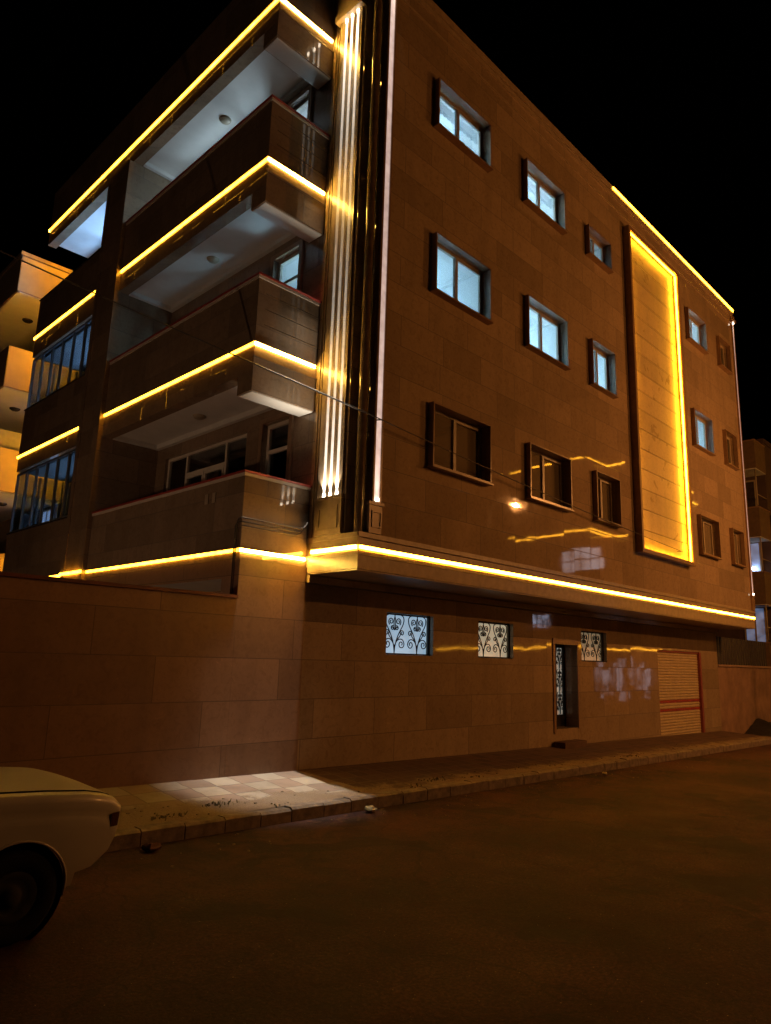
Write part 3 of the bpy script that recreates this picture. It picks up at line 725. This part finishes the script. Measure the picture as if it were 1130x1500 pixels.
# ------------------------------------------------------------------ yard wall, boundary wall
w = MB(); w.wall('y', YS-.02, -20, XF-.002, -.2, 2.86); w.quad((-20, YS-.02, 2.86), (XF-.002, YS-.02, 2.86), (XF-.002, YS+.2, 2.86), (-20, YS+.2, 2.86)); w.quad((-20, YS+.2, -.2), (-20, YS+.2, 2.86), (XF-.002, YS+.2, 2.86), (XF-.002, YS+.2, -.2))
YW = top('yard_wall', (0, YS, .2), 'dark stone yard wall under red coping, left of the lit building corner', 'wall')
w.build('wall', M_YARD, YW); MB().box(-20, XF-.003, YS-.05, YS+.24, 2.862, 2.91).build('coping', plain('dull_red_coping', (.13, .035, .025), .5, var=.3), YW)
BW = top('boundary_wall', (29, YS, 0), 'low pinkish plaster boundary wall beyond the roller shutter', 'wall')
MB().box(25.66, 42, YS+.02, YS+.25, -.6, 2.10).build('wall', plain('pink_plaster', (.30, .185, .13), .85, var=.3, scale=1.6, bump=.004), BW)
MB().box(25.66, 42, YS-.03, YS+.30, 2.102, 2.17).build('coping', plain('plaster_coping', (.33, .22, .16), .8), BW)
SP = MB(); x = 25.75
while x < 31.2:
    SP.add([(x, YS+.08, 2.172), (x+.10, YS+.08, 2.172), (x+.13, YS+.11, 2.172), (x+.23, YS+.11, 2.172), (x+.26, YS+.08, 2.172), (x, YS+.08, 3.12), (x+.10, YS+.08, 3.12), (x+.13, YS+.11, 3.12), (x+.23, YS+.11, 3.12), (x+.26, YS+.08, 3.12)],
           [(0, 1, 6, 5), (1, 2, 7, 6), (2, 3, 8, 7), (3, 4, 9, 8)]); x += .26
so = SP.build('sheet_metal_screen', plain('dark_sheet', (.035, .028, .028), .5, var=.3), None); so['label'] = 'dark corrugated metal screen standing on the pinkish boundary wall'; so['category'] = 'screen'
h = MB(); vs = []; n = 26
for j in range(8):
    for i in range(n+1):
        x = 27.6+5.6*i/n; y = YS-.02-1.0*j/7
        hh = (.42+.10*math.sin(i*.31)+.05*math.sin(i*.83+1))*(1-(j/7)**1.4)*min(1, i/7)+(random.random()-.5)*.05
        vs.append((x, y, zr(x)+.01+max(0, hh)))
h.add(vs, [(j*(n+1)+i, (j+1)*(n+1)+i, (j+1)*(n+1)+i+1, j*(n+1)+i+1) for j in range(7) for i in range(n)], True)
ho = h.build('rubble_heap', plain('rubble', (.022, .018, .014), .95, var=.4, scale=8, bump=.03), None); ho['label'] = 'long dark heap of rubble at the foot of the pinkish wall'; ho['category'] = 'heap'
so = MB().box(14.95, 15.95, YS-.34, YS-.03, zw(15.4)-.1, .27).build('concrete_step', plain('step_concrete', (.11, .06, .04), .8, var=.3, bump=.004), None, bevel=.012)
so['label'] = 'small dark block step on the pavement below the iron door'; so['category'] = 'step'

# ------------------------------------------------------------------ neighbouring buildings
def slat_face(m, x0, x1, y, z0, z1, pitch=.10, d=.03):
    z = z0
    while z < z1-.01:
        t_ = min(z+pitch, z1)
        m.quad((x0, y, z), (x1, y, z), (x1, y-d, t_), (x0, y-d, t_)); m.quad((x0, y-d, t_), (x1, y-d, t_), (x1, y, t_), (x0, y, t_)); z = t_
NB = top('neighbour_building', (6, 21.2, 0), 'neighbouring block with stacked balconies clad in amber lit horizontal siding, at the far left', 'building')
M_SIDE = plain('yellow_siding', (.46, .34, .17), .55, var=.12, scale=2)
MB().box(7.9, 16, 21.25, 34, 0, 14.2).build('wall', plain('neighbour_plaster', (.30, .23, .15), .8, var=.15, scale=1.5), NB)
for (zt, zb, ribs) in ((13.52, 12.30, False), (10.57, 9.32, True), (7.54, 6.30, True), (4.57, 3.3, True)):
    m = MB(); m.box(5.84, 6.0, 21.22, 33, zb, zt); m.box(6.0, 7.89, 21.22, 21.34, zb, zt); m.box(6.0, 7.89, 21.34, 33, zb+.02, zb+.16)
    if not ribs:
        m.box(5.80, 7.9, 21.17, 21.36, zt-.09, zt+.03); m.box(5.80, 6.02, 21.36, 33, zt-.09, zt+.03)
    o = m.build('balcony', plain('neighbour_stone', (.30, .22, .14), .5, var=.15), NB)
    m = MB()
    if ribs: slat_face(m, 5.86, 7.88, 21.215, zb+.02, zt-.02)
    else: slat_face(m, 5.86, 7.88, 21.215, zb+.02, zt-.12, .055, .006)
    m.build('siding', M_SIDE, o)
    MB().box(5.88, 7.88, 21.26, 32.9, zb-.02, zb+.015).build('soffit', M_PLASTER, o)
    MB().lathe((6.75, 23.0, zb-.021), (0, 0, -1), [(0, .08), (.09, .07), (.15, .03), (.16, 0)], 20).build('ceiling_lamp', M_DARKSTONE, o)
m = MB()
for z0 in (4.7, 7.7):
    f = fr_x(7.84, 21.9, 22.7, z0, z0+1.5, (22.3,), (), .06).build('window', M_FRAME, NB)
    MB().box(7.86, 7.88, 21.95, 22.65, z0+.06, z0+1.44).build('pane', emit('lit_pane', (.55, .68, 1.0), .9, .15, 1.0), f)
m = MB().box(6.1, 6.9, 21.9, 21.94, 7.62, 8.25); mo = m.build('hanging_cloth', plain('grey_cloth', (.45, .45, .5), .9), NB)

RB = top('distant_building', (33, 9.3, 0), 'dark block with small projecting balconies at the right edge behind the metal screen', 'building')
M_RB = plain('distant_plaster', (.075, .048, .038), .8, var=.25, scale=1.2)
MB().box(33.4, 44, 9.3, 26, -.5, 12.0).build('wall', M_RB, RB)
MB().box(33.36, 44.04, 9.24, 26.04, 12.0, 12.2).build('cornice', M_RB, RB)
for i, (zb, zt) in enumerate(((10.55, 11.78), (7.55, 8.80), (4.7, 6.02), (1.9, 3.1))):
    o = MB().box(32.0, 32.12, 9.25, 14, zb, zt).box(32.12, 33.39, 9.25, 9.37, zb, zt).box(32.12, 33.39, 9.37, 14, zb, zb+.15).build('balcony', plain('distant_stone', (.15, .10, .06), .6, var=.2), RB)
    MB().box(32.02, 33.38, 9.27, 13.98, zb-.03, zb-.002).build('soffit', M_PLASTER, o)
    MB().box(31.97, 32.16, 9.22, 14, zt+.001, zt+.05).box(32.16, 33.39, 9.22, 9.42, zt+.001, zt+.05).build('coping', M_SURR, o)
for i, z0 in enumerate((8.95, 6.15, 3.3)):
    f = fr_x(33.33, 9.7, 10.6, z0-.4, z0+1.4, (10.15,), (), .07).build('window', M_FRAME, RB)
    MB().box(33.37, 33.39, 9.75, 10.55, z0-.35, z0+1.35).build('pane', M_DARKSTONE if i == 0 else emit('distant_lit_pane', (.42, .58, 1.0), .16, .5, 3.0), f)
    f = MB().tube([(32.05, 9.3, z0-2.8+2.75), (32.05, 9.3, z0+1.55)], .03, 6).tube([(32.05, 9.3, z0+.45), (33.3, 9.3, z0+.45)], .02, 6).build('railing', M_FRAME, RB)
f = MB().tube([(32.9, 10.1, 6.6), (32.9, 10.1, 6.62)], .02, 6)
lb = MB().lathe((33.2, 10.0, 6.35), (0, 0, 1), [(0, -.09), (.06, -.065), (.085, 0), (.06, .065), (0, .09)], 14).build('balcony_lamp', emit('bulb', (.8, .9, 1.0), 14), RB)
MB().box(33.5, 34.6, 9.22, 9.299, 4.0, 5.6).box(33.5, 34.6, 9.22, 9.299, 7.1, 8.7).build('window', M_DARKSTONE, RB)

# across the street: it is seen mirrored in the polished stone
OB = top('opposite_building', (31.6, -1.0, 0), 'stone block across the street with amber ribbons and a glazed lit balcony', 'building')
MB().box(31.6, 46, -14, -1.0, -.5, 15.4).build('wall', M_STONE2, OB)
led = MB(); lip = MB()
for z, ya in ((2.86, -9), (5.05, -4.5), (8.48, -6.2), (12.25, -6.2)):
    led.box(31.575, 31.599, ya, -1.0, z, z+.09)
    led.box(31.6, 46, -.999, -.975, z, z+.09)
    for (x0, x1, d_) in ((33.5, 36.5, 1.0), (39, 42.5, 1.0)):
        if z > 3:
            lip.box(x0, x1, -.99, -1.0+d_, z-.35, z+1.1)
            led.box(x0-.02, x1+.02, -1.0+d_+.001, -1.0+d_+.022, z, z+.09); led.box(x0-.022, x0-.001, -.97, -1.0+d_, z, z+.09); led.box(x1+.001, x1+.022, -.97, -1.0+d_, z, z+.09)
led.build('light_strip', M_LEDO, OB); lip.build('balcony', M_STONE2, OB)
gl = MB(); fr = MB()
for i in range(5):
    for j in range(2):
        gl.box(31.55, 31.59, -3.1+i*.54+.03, -3.1+(i+1)*.54-.03, 6.55+j*.56+.03, 6.55+(j+1)*.56-.03)
f = fr.box(31.56, 31.598, -3.12, -.38, 6.5, 7.72).build('window', M_ALU, OB)
gl.build('pane', emit('opposite_glazing', (.80, .86, 1.0), 1.15, .3, 1.5), f)
gl = MB()
for i in range(4): gl.box(31.57, 31.598, -2.3+i*.31, -2.3+i*.31+.2, 3.75, 4.4)
gl.build('pane', emit('opposite_window', (.62, .72, 1.0), 2.0, .8, 4.0), OB)
gl = MB(); 
for i in range(9):
    if i not in (4,): gl.box(36.0+i*.82, 36.0+i*.82+.5+.2*math.sin(i*2.1), -.999, -.96, .2+.35*(i % 3), 2.45-.3*((i*2) % 3))
gl.build('shop_window', emit('opposite_shop', (.84, .80, .92), .55, .98, 1.7), OB)

# ------------------------------------------------------------------ street lamps (out of frame, their light is what colours the street)
def street_lamp(x, y, hx, hy, z, power, label, rad=.05):
    o = top('street_lamp', (x, y, zr(x)), label, 'street lamp', 'street lamps along the opposite kerb')
    MB().tube([(x, y, -.4), (x, y, z-.6), (x+(hx-x)*.1, y+(hy-y)*.1, z+.05), (x+(hx-x)*.5, y+(hy-y)*.5, z+.25), (hx, hy, z+.27)], [.075, .06, .05, .04, .035], 10).build('pole', M_ALU, o)
    MB().lathe((hx, hy, z+.30), (0, 0, -1), [(0, 0), (.14, .02), (.20, .10), (.21, .16), (.20, .165)], 20).build('lamp_head', M_ALU, o)
    MB().lathe((hx, hy, z+.13), (0, 0, -1), [(.09, 0), (.08, .03), (.04, .055), (0, .06)], 20).build('bulb', emit('sodium_bulb', (1, .62, .25), 8), o)
    lamp('sodium_light', 'POINT', (hx, hy, z-.12), SODIUM, power, rad, parent=o)
street_lamp(22.6, -1.0, 22.6, .55, 8.1, 1450, 'tall street lamp at the opposite kerb facing the roller shutter')
street_lamp(19.2, -8.4, 19.0, -6.4, 8.6, 1350, 'tall street lamp standing back from the kerb behind the viewpoint')

YL = top('added_yard_lamp', (-1.5, 12, .12), 'added bollard lamp hidden behind the dark stone wall to light the balconies', 'lamp')  # invented source, put in to brighten balcony fronts and ceilings
MB().cyl((-1.5, 12, .1), (0, 0, 1), .06, .05, .62, 14).build('post', M_ALU, YL); MB().lathe((-1.5, 12, .72), (0, 0, 1), [(0, 0), (.07, 0), (.08, .05), (.06, .09), (0, .10)], 16).build('added_lamp_shade', emit('added_lamp_bulb', (1, .8, .55), 5), YL)
lamp('added_yard_fill', 'POINT', (-1.5, 12, 1.0), (1, .58, .33), 270, .1, parent=YL)
# ------------------------------------------------------------------ parked car
CAR = top('parked_car', (1.0, 6.25, zr(1)), 'pale old saloon car parked by the kerb with its nose at the left edge', 'car')
def paint():
    t = NT('cream_car_paint'); g = t.N('NewGeometry')
    n = t.N('TexNoise', {'Vector': (g, 'Position'), 'Scale': 3.0, 'Detail': 8.0, 'Roughness': .7}); n2 = t.N('TexNoise', {'Vector': (g, 'Position'), 'Scale': 60.0, 'Detail': 3.0})
    sp = t.N('SeparateXYZ', {0: (g, 'Position')})
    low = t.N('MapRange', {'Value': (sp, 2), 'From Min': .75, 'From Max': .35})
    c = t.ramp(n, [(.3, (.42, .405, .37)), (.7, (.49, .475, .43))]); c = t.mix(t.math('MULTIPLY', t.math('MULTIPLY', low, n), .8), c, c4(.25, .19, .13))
    t.set(Base_Color=c, Roughness=t.N('MapRange', {'Value': n2, 'To Min': .28, 'To Max': .5})); t.p.inputs['Coat Weight'].default_value = .25; t.p.inputs['Coat Roughness'].default_value = .15
    return t.m
M_PAINT = paint(); M_RUB = plain('tyre_rubber', (.01, .01, .01), .9, spec=.15); M_CHROME = plain('dull_chrome', (.5, .5, .48), .25, metal=1.0)
cy0, cy1, cyc = 5.45, 7.05, 6.25
# lower body: stations along x with (bottom z, belt z, half width)
def belt(x):   # height of the fender edge
    P_ = [(-1.52, .80), (-1.35, .90), (-.6, .95), (1.0, .99), (1.86, .965), (2.2, .945), (2.5, .915), (2.64, .885), (2.73, .85), (2.78, .80)]
    for (a, za), (b, zb) in zip(P_, P_[1:]):
        if x <= b: return za+(zb-za)*max(0, (x-a))/(b-a)
    return .80
def bottom(x):
    P_ = [(-1.52, .5), (-1.3, .33), (2.42, .30), (2.44, .39), (2.55, .40), (2.62, .45), (2.69, .50), (2.745, .60), (2.77, .70), (2.78, .78)]
    for (a, za), (b, zb) in zip(P_, P_[1:]):
        if x <= b: return za+(zb-za)*max(0, (x-a))/(b-a)
    return .78
WX = [(2.03, .345), (-.47, .345)]; WR_Z = .31
def arch(x):
    z = -1
    for wx, r_ in WX:
        if abs(x-wx) < r_: z = max(z, WR_Z+math.sqrt(r_*r_-(x-wx)**2))
    return z
xs = sorted(set([-1.52, -1.5, -1.45, -1.35, -1.2, 2.42, 2.44, 2.5, 2.56, 2.62, 2.66, 2.69, 2.72, 2.745, 2.76, 2.77, 2.78] + [round(-1.1+.06*i, 3) for i in range(59)] +
            [round(wx+s*r_*math.cos(a*math.pi/24), 4) for wx, r_ in WX for s in (1, -1) for a in range(13)]))
z0c = zr(1.0)
def half(x, zz):   # half width at height zz: tumblehome, crease and bulging sill, plan taper at the ends
    e = 1.0
    if x > 2.2: e = 1-.09*((x-2.2)/.58)**2
    if x < -1.1: e = 1-.08*((-1.1-x)/.42)**2
    bl = belt(x); dz_ = bl-zz
    wv = .80-.03*max(0, (.055-dz_)/.055)**2-.010*max(0, min(1, dz_/.16)) + .011*max(0, min(1, (dz_-.135)/.05)) - .05*max(0, (.5-zz)/.3)**2
    return wv*e
def body_side(sgn):
    m = MB(); rows = 15; grid = []
    for x in xs:
        bl, bt = belt(x), max(bottom(x), arch(x))
        H_ = bl-bt; k0 = min(1, H_/.30)
        dz_ = [0, .02*k0, .055*k0, .10*k0, .135*k0, .16*k0, .185*k0]
        dz_ += [dz_[-1]+(H_-dz_[-1])*q/8 for q in range(1, 9)]
        col = []
        for q in dz_:
            zz = bl-q; col.append((x, cyc-sgn*half(x, zz), zz+z0c))
        grid.append(col)
    vs = [p for c in grid for p in c]; fs = []
    for i in range(len(xs)-1):
        for j in range(rows-1):
            f = (i*rows+j, i*rows+j+1, (i+1)*rows+j+1, (i+1)*rows+j)
            fs.append(f if sgn > 0 else f[::-1])
    m.add(vs, fs, True)
    # inner lip so the sheet has thickness round the wheel opening
    lip_ = []
    for i in range(len(xs)-1):
        a, b = grid[i][-1], grid[i+1][-1]
        m.quad(a, b, (b[0], b[1]+sgn*.035, b[2]), (a[0], a[1]+sgn*.035, a[2]))
    return m, grid
bm_, gN = body_side(1); b2_, gF = body_side(-1)
bm_.add(b2_.v, b2_.f, True)
for sgn in (1, -1):     # rolled lip round each wheel arch
    for wx, r_ in WX:
        bm_.tube([(wx+(r_+.004)*math.cos(a), cyc-sgn*(half(wx+r_*math.cos(a), WR_Z+r_*math.sin(a))-.002), WR_Z+(r_+.004)*math.sin(a)+z0c) for a in [math.pi*(-.06+1.12*i/26) for i in range(27)]], .010, 6)
# nose and tail closing faces
for idx in (-1, 0):
    a, b = gN[idx], gF[idx]
    for j in range(len(a)-1): bm_.quad(a[j], b[j], b[j+1], a[j+1])
fl = MB(); bm_.box(-1.3, 2.4, cyc-.55, cyc+.55, .30, .34)
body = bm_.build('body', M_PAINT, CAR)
# bonnet: crowned skin between the fenders, with a dark skirt painting the shut line's shade
def skin(x0, x1, n, gap, crown, m=None):
    m = m or MB(); cols = []; ny = 14
    for i in range(n+1):
        x = x0+(x1-x0)*i/n; hw = half(x, belt(x))-gap*(1 if x < 2.5 else 1-.25*(x-2.5)/.27); col = []
        for j in range(ny+1):
            v = -1+2*j/ny
            col.append((x, cyc+v*hw, belt(x)+z0c+.018+crown(x)*(1-abs(v)**2.4)))
        cols.append(col)
    vs = [p for c in cols for p in c]; fs = [(i*(ny+1)+j, (i+1)*(ny+1)+j, (i+1)*(ny+1)+j+1, i*(ny+1)+j+1) for i in range(n) for j in range(ny)]
    m.add(vs, fs, True)
    e = MB()
    for i in range(n):
        a, b = cols[i][0], cols[i+1][0]; e.quad(a, (a[0], a[1]+.004, a[2]-.04), (b[0], b[1]+.004, b[2]-.04), b)
        a, b = cols[i][-1], cols[i+1][-1]; e.quad(b, (b[0], b[1]-.004, b[2]-.04), (a[0], a[1]-.004, a[2]-.04), a)
    return m, e
def crown(x): return .042*max(0.0, min(1, (2.80-x)/.35))
sk, se = skin(1.0, 2.765, 26, .098, crown); bo = sk.build('bonnet', M_PAINT, CAR); se.build('shut_line_shade', M_RUB, bo)
sk, se = skin(-1.5, -.85, 10, .098, lambda x: .03); bo = sk.build('boot_lid', M_PAINT, CAR); se.build('shut_line_shade', M_RUB, bo)  # same painted shade along the boot lid's gap
m = MB()     # fender tops beside the shut line
for sgn in (1, -1):
    vs = []
    for x in xs:
        hw = half(x, belt(x)); zz = belt(x)+z0c
        for q in (0, .25, .5, .75, 1):
            vs.append((x, cyc-sgn*(hw-.062*q), zz+.012*math.sin(q*math.pi/2)))
        vs.append((x, cyc-sgn*(hw-.064), zz-.03))
    k_ = 6; fs = [(i*k_+j, (i+1)*k_+j, (i+1)*k_+j+1, i*k_+j+1) for i in range(len(xs)-1) for j in range(k_-1)]
    m.add(vs, fs, True)
m.build('fender_top', M_PAINT, CAR)
# cabin
cab = [(1.02, .98, .70), (.42, 1.40, .60), (-.35, 1.42, .59), (-.95, .95, .69)]
m = MB(); vs = []
for x, zz, hw in cab: vs += [(x, cyc-hw, zz+z0c), (x, cyc+hw, zz+z0c)]
m.add(vs, [(2, 4, 5, 3)]); m.box(.40, .46, cyc-.6, cyc+.6, 1.37+z0c, 1.41+z0c)
for sgn in (-1, 1):
    P_ = [(1.02, .98, .70), (.42, 1.40, .60), (-.35, 1.42, .59), (-.95, .95, .69)]
    pts = [(x, cyc+sgn*hw, zz+z0c) for x, zz, hw in P_]
    m.tube(pts, .035, 8); m.tube([(.05, cyc+sgn*.70, .98+z0c), (.03, cyc+sgn*.6, 1.40+z0c)], .03, 8)
m.build('roof', M_PAINT, CAR)
m = MB(); m.add(vs, [(0, 1, 3, 2), (4, 6, 7, 5), (0, 2, 4, 6), (1, 7, 5, 3)]); m.build('windows', plain('car_glass', (.012, .013, .014), .06), CAR)
for sgn in (-1, 1):
    for wx, r_ in WX:
        yy = cyc+sgn*.80
        tz = zr(wx)
        ty = MB().lathe((wx, yy-sgn*.03, .305+tz), (0, -sgn*-1, 0), [(.16, -.02), (.19, .0), (.27, .012), (.300, -.01), (.304, -.05), (.304, -.13), (.27, -.165), (.16, -.16)], 36)
        wo = ty.build('wheel', M_RUB, CAR)
        MB().lathe((wx, yy-sgn*.035, .305+tz), (0, sgn, 0), [(0, .0), (.05, .005), (.06, -.02), (.12, -.035), (.165, -.005), (.17, -.03)], 30).build('rim', plain('steel_rim', (.02, .02, .02), .9), wo)
        MB().lathe((wx, cyc+sgn*.72, WR_Z+tz), (0, sgn, 0), [(.0, -.3), (.352, -.3), (.352, .02)], 28).build('wheel_housing', M_IRON, CAR)
for sgn in (-1, 1):
    MB().lathe((2.765, cyc+sgn*.56, .70+z0c), (1, 0, 0), [(.11, -.03), (.105, .0), (.08, .02), (0, .03)], 22).build('headlight', plain('lamp_glass', (.35, .33, .3), .08), CAR)
    MB().add([(2.69, cyc+sgn*.752, .66+z0c), (2.752, cyc+sgn*.737, .66+z0c), (2.762, cyc+sgn*.735, .76+z0c), (2.69, cyc+sgn*.757, .76+z0c)], [(0, 1, 2, 3)]).build('indicator', plain('orange_lens', (.05, .014, .008), .3), CAR)
MB().box(2.775, 2.79, cyc-.42, cyc+.42, .60+z0c, .79+z0c).build('grille', M_IRON, CAR)
MB().tube([(-1.40, cyc-.76, .5+z0c), (-1.55, cyc-.68, .5+z0c), (-1.58, cyc, .5+z0c), (-1.55, cyc+.68, .5+z0c), (-1.40, cyc+.76, .5+z0c)], .045, 8).build('bumper', M_CHROME, CAR)

# ------------------------------------------------------------------ overhead cable, litter, weeds
M_CABLE = plain('cable_rubber', (.07, .055, .04), .5)
def cable(a, b, sag, r, label, n=40):
    a, b = Vector(a), Vector(b)
    pts = [a.lerp(b, i/n)-Vector((0, 0, sag*4*(i/n)*(1-i/n))) for i in range(n+1)]
    o = top('overhead_cable', tuple(b), label, 'cable')
    MB().tube(pts, r, 6).build('wire', M_CABLE, o)
    return o
cable((-6, 21, 14.12), (7.36, 7.70, 5.83), .12, .014, 'thin cable strung across the balconies to the corner of the tower')
cb = cable((7.36, 7.70, 5.83), (19.59, 7.70, 5.18), .06, .011, 'thin cable running along the street face below the dark lowest windows')
for x_, z_ in ((7.66, 5.81), (19.59, 5.18)): MB().tube([(x_, 7.70, z_), (x_, 7.80, z_+.02), (x_, 7.868, z_+.02)], .012, 6).build('bracket', M_ALU, cb)
up = top('utility_pole', (-6, 21, .1), 'tall wooden utility pole behind the yard wall holding the overhead cable', 'pole')
MB().tube([(-6, 21, -.2), (-6, 21, 14.5)], [.16, .10], 12).build('post', plain('pole_wood', (.09, .065, .045), .85, var=.3, scale=12), up)
MB().box(-6.7, -5.3, 20.95, 21.05, 14.02, 14.12).build('crossarm', plain('crossarm_wood', (.08, .06, .04), .85), up)
def lump(name, x, y, z, r, mat, label, cat, seed, flat=.6, group=None):
    rnd = random.Random(seed); m = MB(); vs = []; fs = []; nu, nv = 9, 6
    for j in range(nv+1):
        for i in range(nu):
            a, b = 2*math.pi*i/nu, math.pi*j/nv; q = r*(.75+.5*rnd.random())
            if j in (0, nv): q = r*.8
            vs.append((x+q*math.sin(b)*math.cos(a), y+q*math.sin(b)*math.sin(a)*.8, z+flat*q*(1-math.cos(b))*.75))
    fs = [(j*nu+i, j*nu+(i+1) % nu, (j+1)*nu+(i+1) % nu, (j+1)*nu+i) for j in range(nv) for i in range(nu)]
    o = m.add(vs, fs).build(name, mat, None); o['label'] = label; o['category'] = cat
    if group: o['group'] = group
    return o
M_ROCK = plain('broken_brick', (.12, .055, .035), .9, var=.3, scale=20)
lump('brick_fragment', 3.95, 7.12, zr(3.9), .09, M_ROCK, 'dark brick fragment lying in the gutter by the car nose', 'brick', 3)
lump('crumpled_bag', 7.2, 7.2, zr(7.2), .085, plain('pale_plastic', (.50, .42, .22), .5, var=.25, scale=25), 'pale crumpled bag lying against the kerb below the lit pavement', 'litter', 5, .7)
lump('white_pebble', 13.6, 7.1, zr(13.6), .06, plain('pale_pebble', (.5, .42, .32), .8), 'pale lump of plaster lying on the road by the far kerb', 'stone', 8, .6)
gv = MB(); rnd = random.Random(4)
for i in range(260):
    x = rnd.uniform(3.6, 22); y = rnd.choice((rnd.uniform(7.6, 8.2), rnd.uniform(6.4, 7.3), rnd.uniform(7.6, 8.1))); r = rnd.uniform(.004, .013)
    z = (zk(x)+(zw(x)-zk(x))*(y-KY-.16)/1.6 if y > KY else zr(x))
    gv.box(x-r, x+r*1.2, y-r*.8, y+r, z-.004, z+r)
go = gv.build('gravel', plain('gravel_stone', (.22, .17, .12), .9, var=.4, scale=30), None); go['kind'] = 'stuff'
wd_ = MB()
def weed(x, y, n, h_, seed):
    rnd = random.Random(seed); z = zk(x)+(zw(x)-zk(x))*(y-KY-.16)/1.6-.01
    for i in range(n):
        a = rnd.uniform(0, 6.28); bx, by = x+rnd.gauss(0, .13), y+rnd.gauss(0, .05); l = h_*rnd.uniform(.5, 1.2); le = rnd.uniform(.3, 1.0)
        dx, dy = math.cos(a), math.sin(a); wd = rnd.uniform(.006, .014)
        p0 = (bx-dy*wd, by+dx*wd, z); p1 = (bx+dy*wd, by-dx*wd, z); q0 = (bx+dx*l*le*.4-dy*wd*.8, by+dy*l*le*.4+dx*wd*.8, z+l*.7); q1 = (bx+dx*l*le*.4+dy*wd*.8, by+dy*l*le*.4-dx*wd*.8, z+l*.7)
        wd_.quad(p0, p1, q1, q0); wd_.add([q0, q1, (bx+dx*l*le, by+dy*l*le, z+l*.75)], [(0, 1, 2)])
weed(4.45, 7.72, 34, .05, 1); weed(5.2, 7.9, 46, .055, 2); weed(9.2, 7.75, 40, .06, 4)
for i in range(5): weed(random.uniform(4, 16), random.choice((7.58, 7.62, 9.04)), 14, .045, 20+i)
wd_.build('weeds', plain('weed_leaf', (.13, .105, .05), .8, var=.4, scale=30), None, kind='stuff')
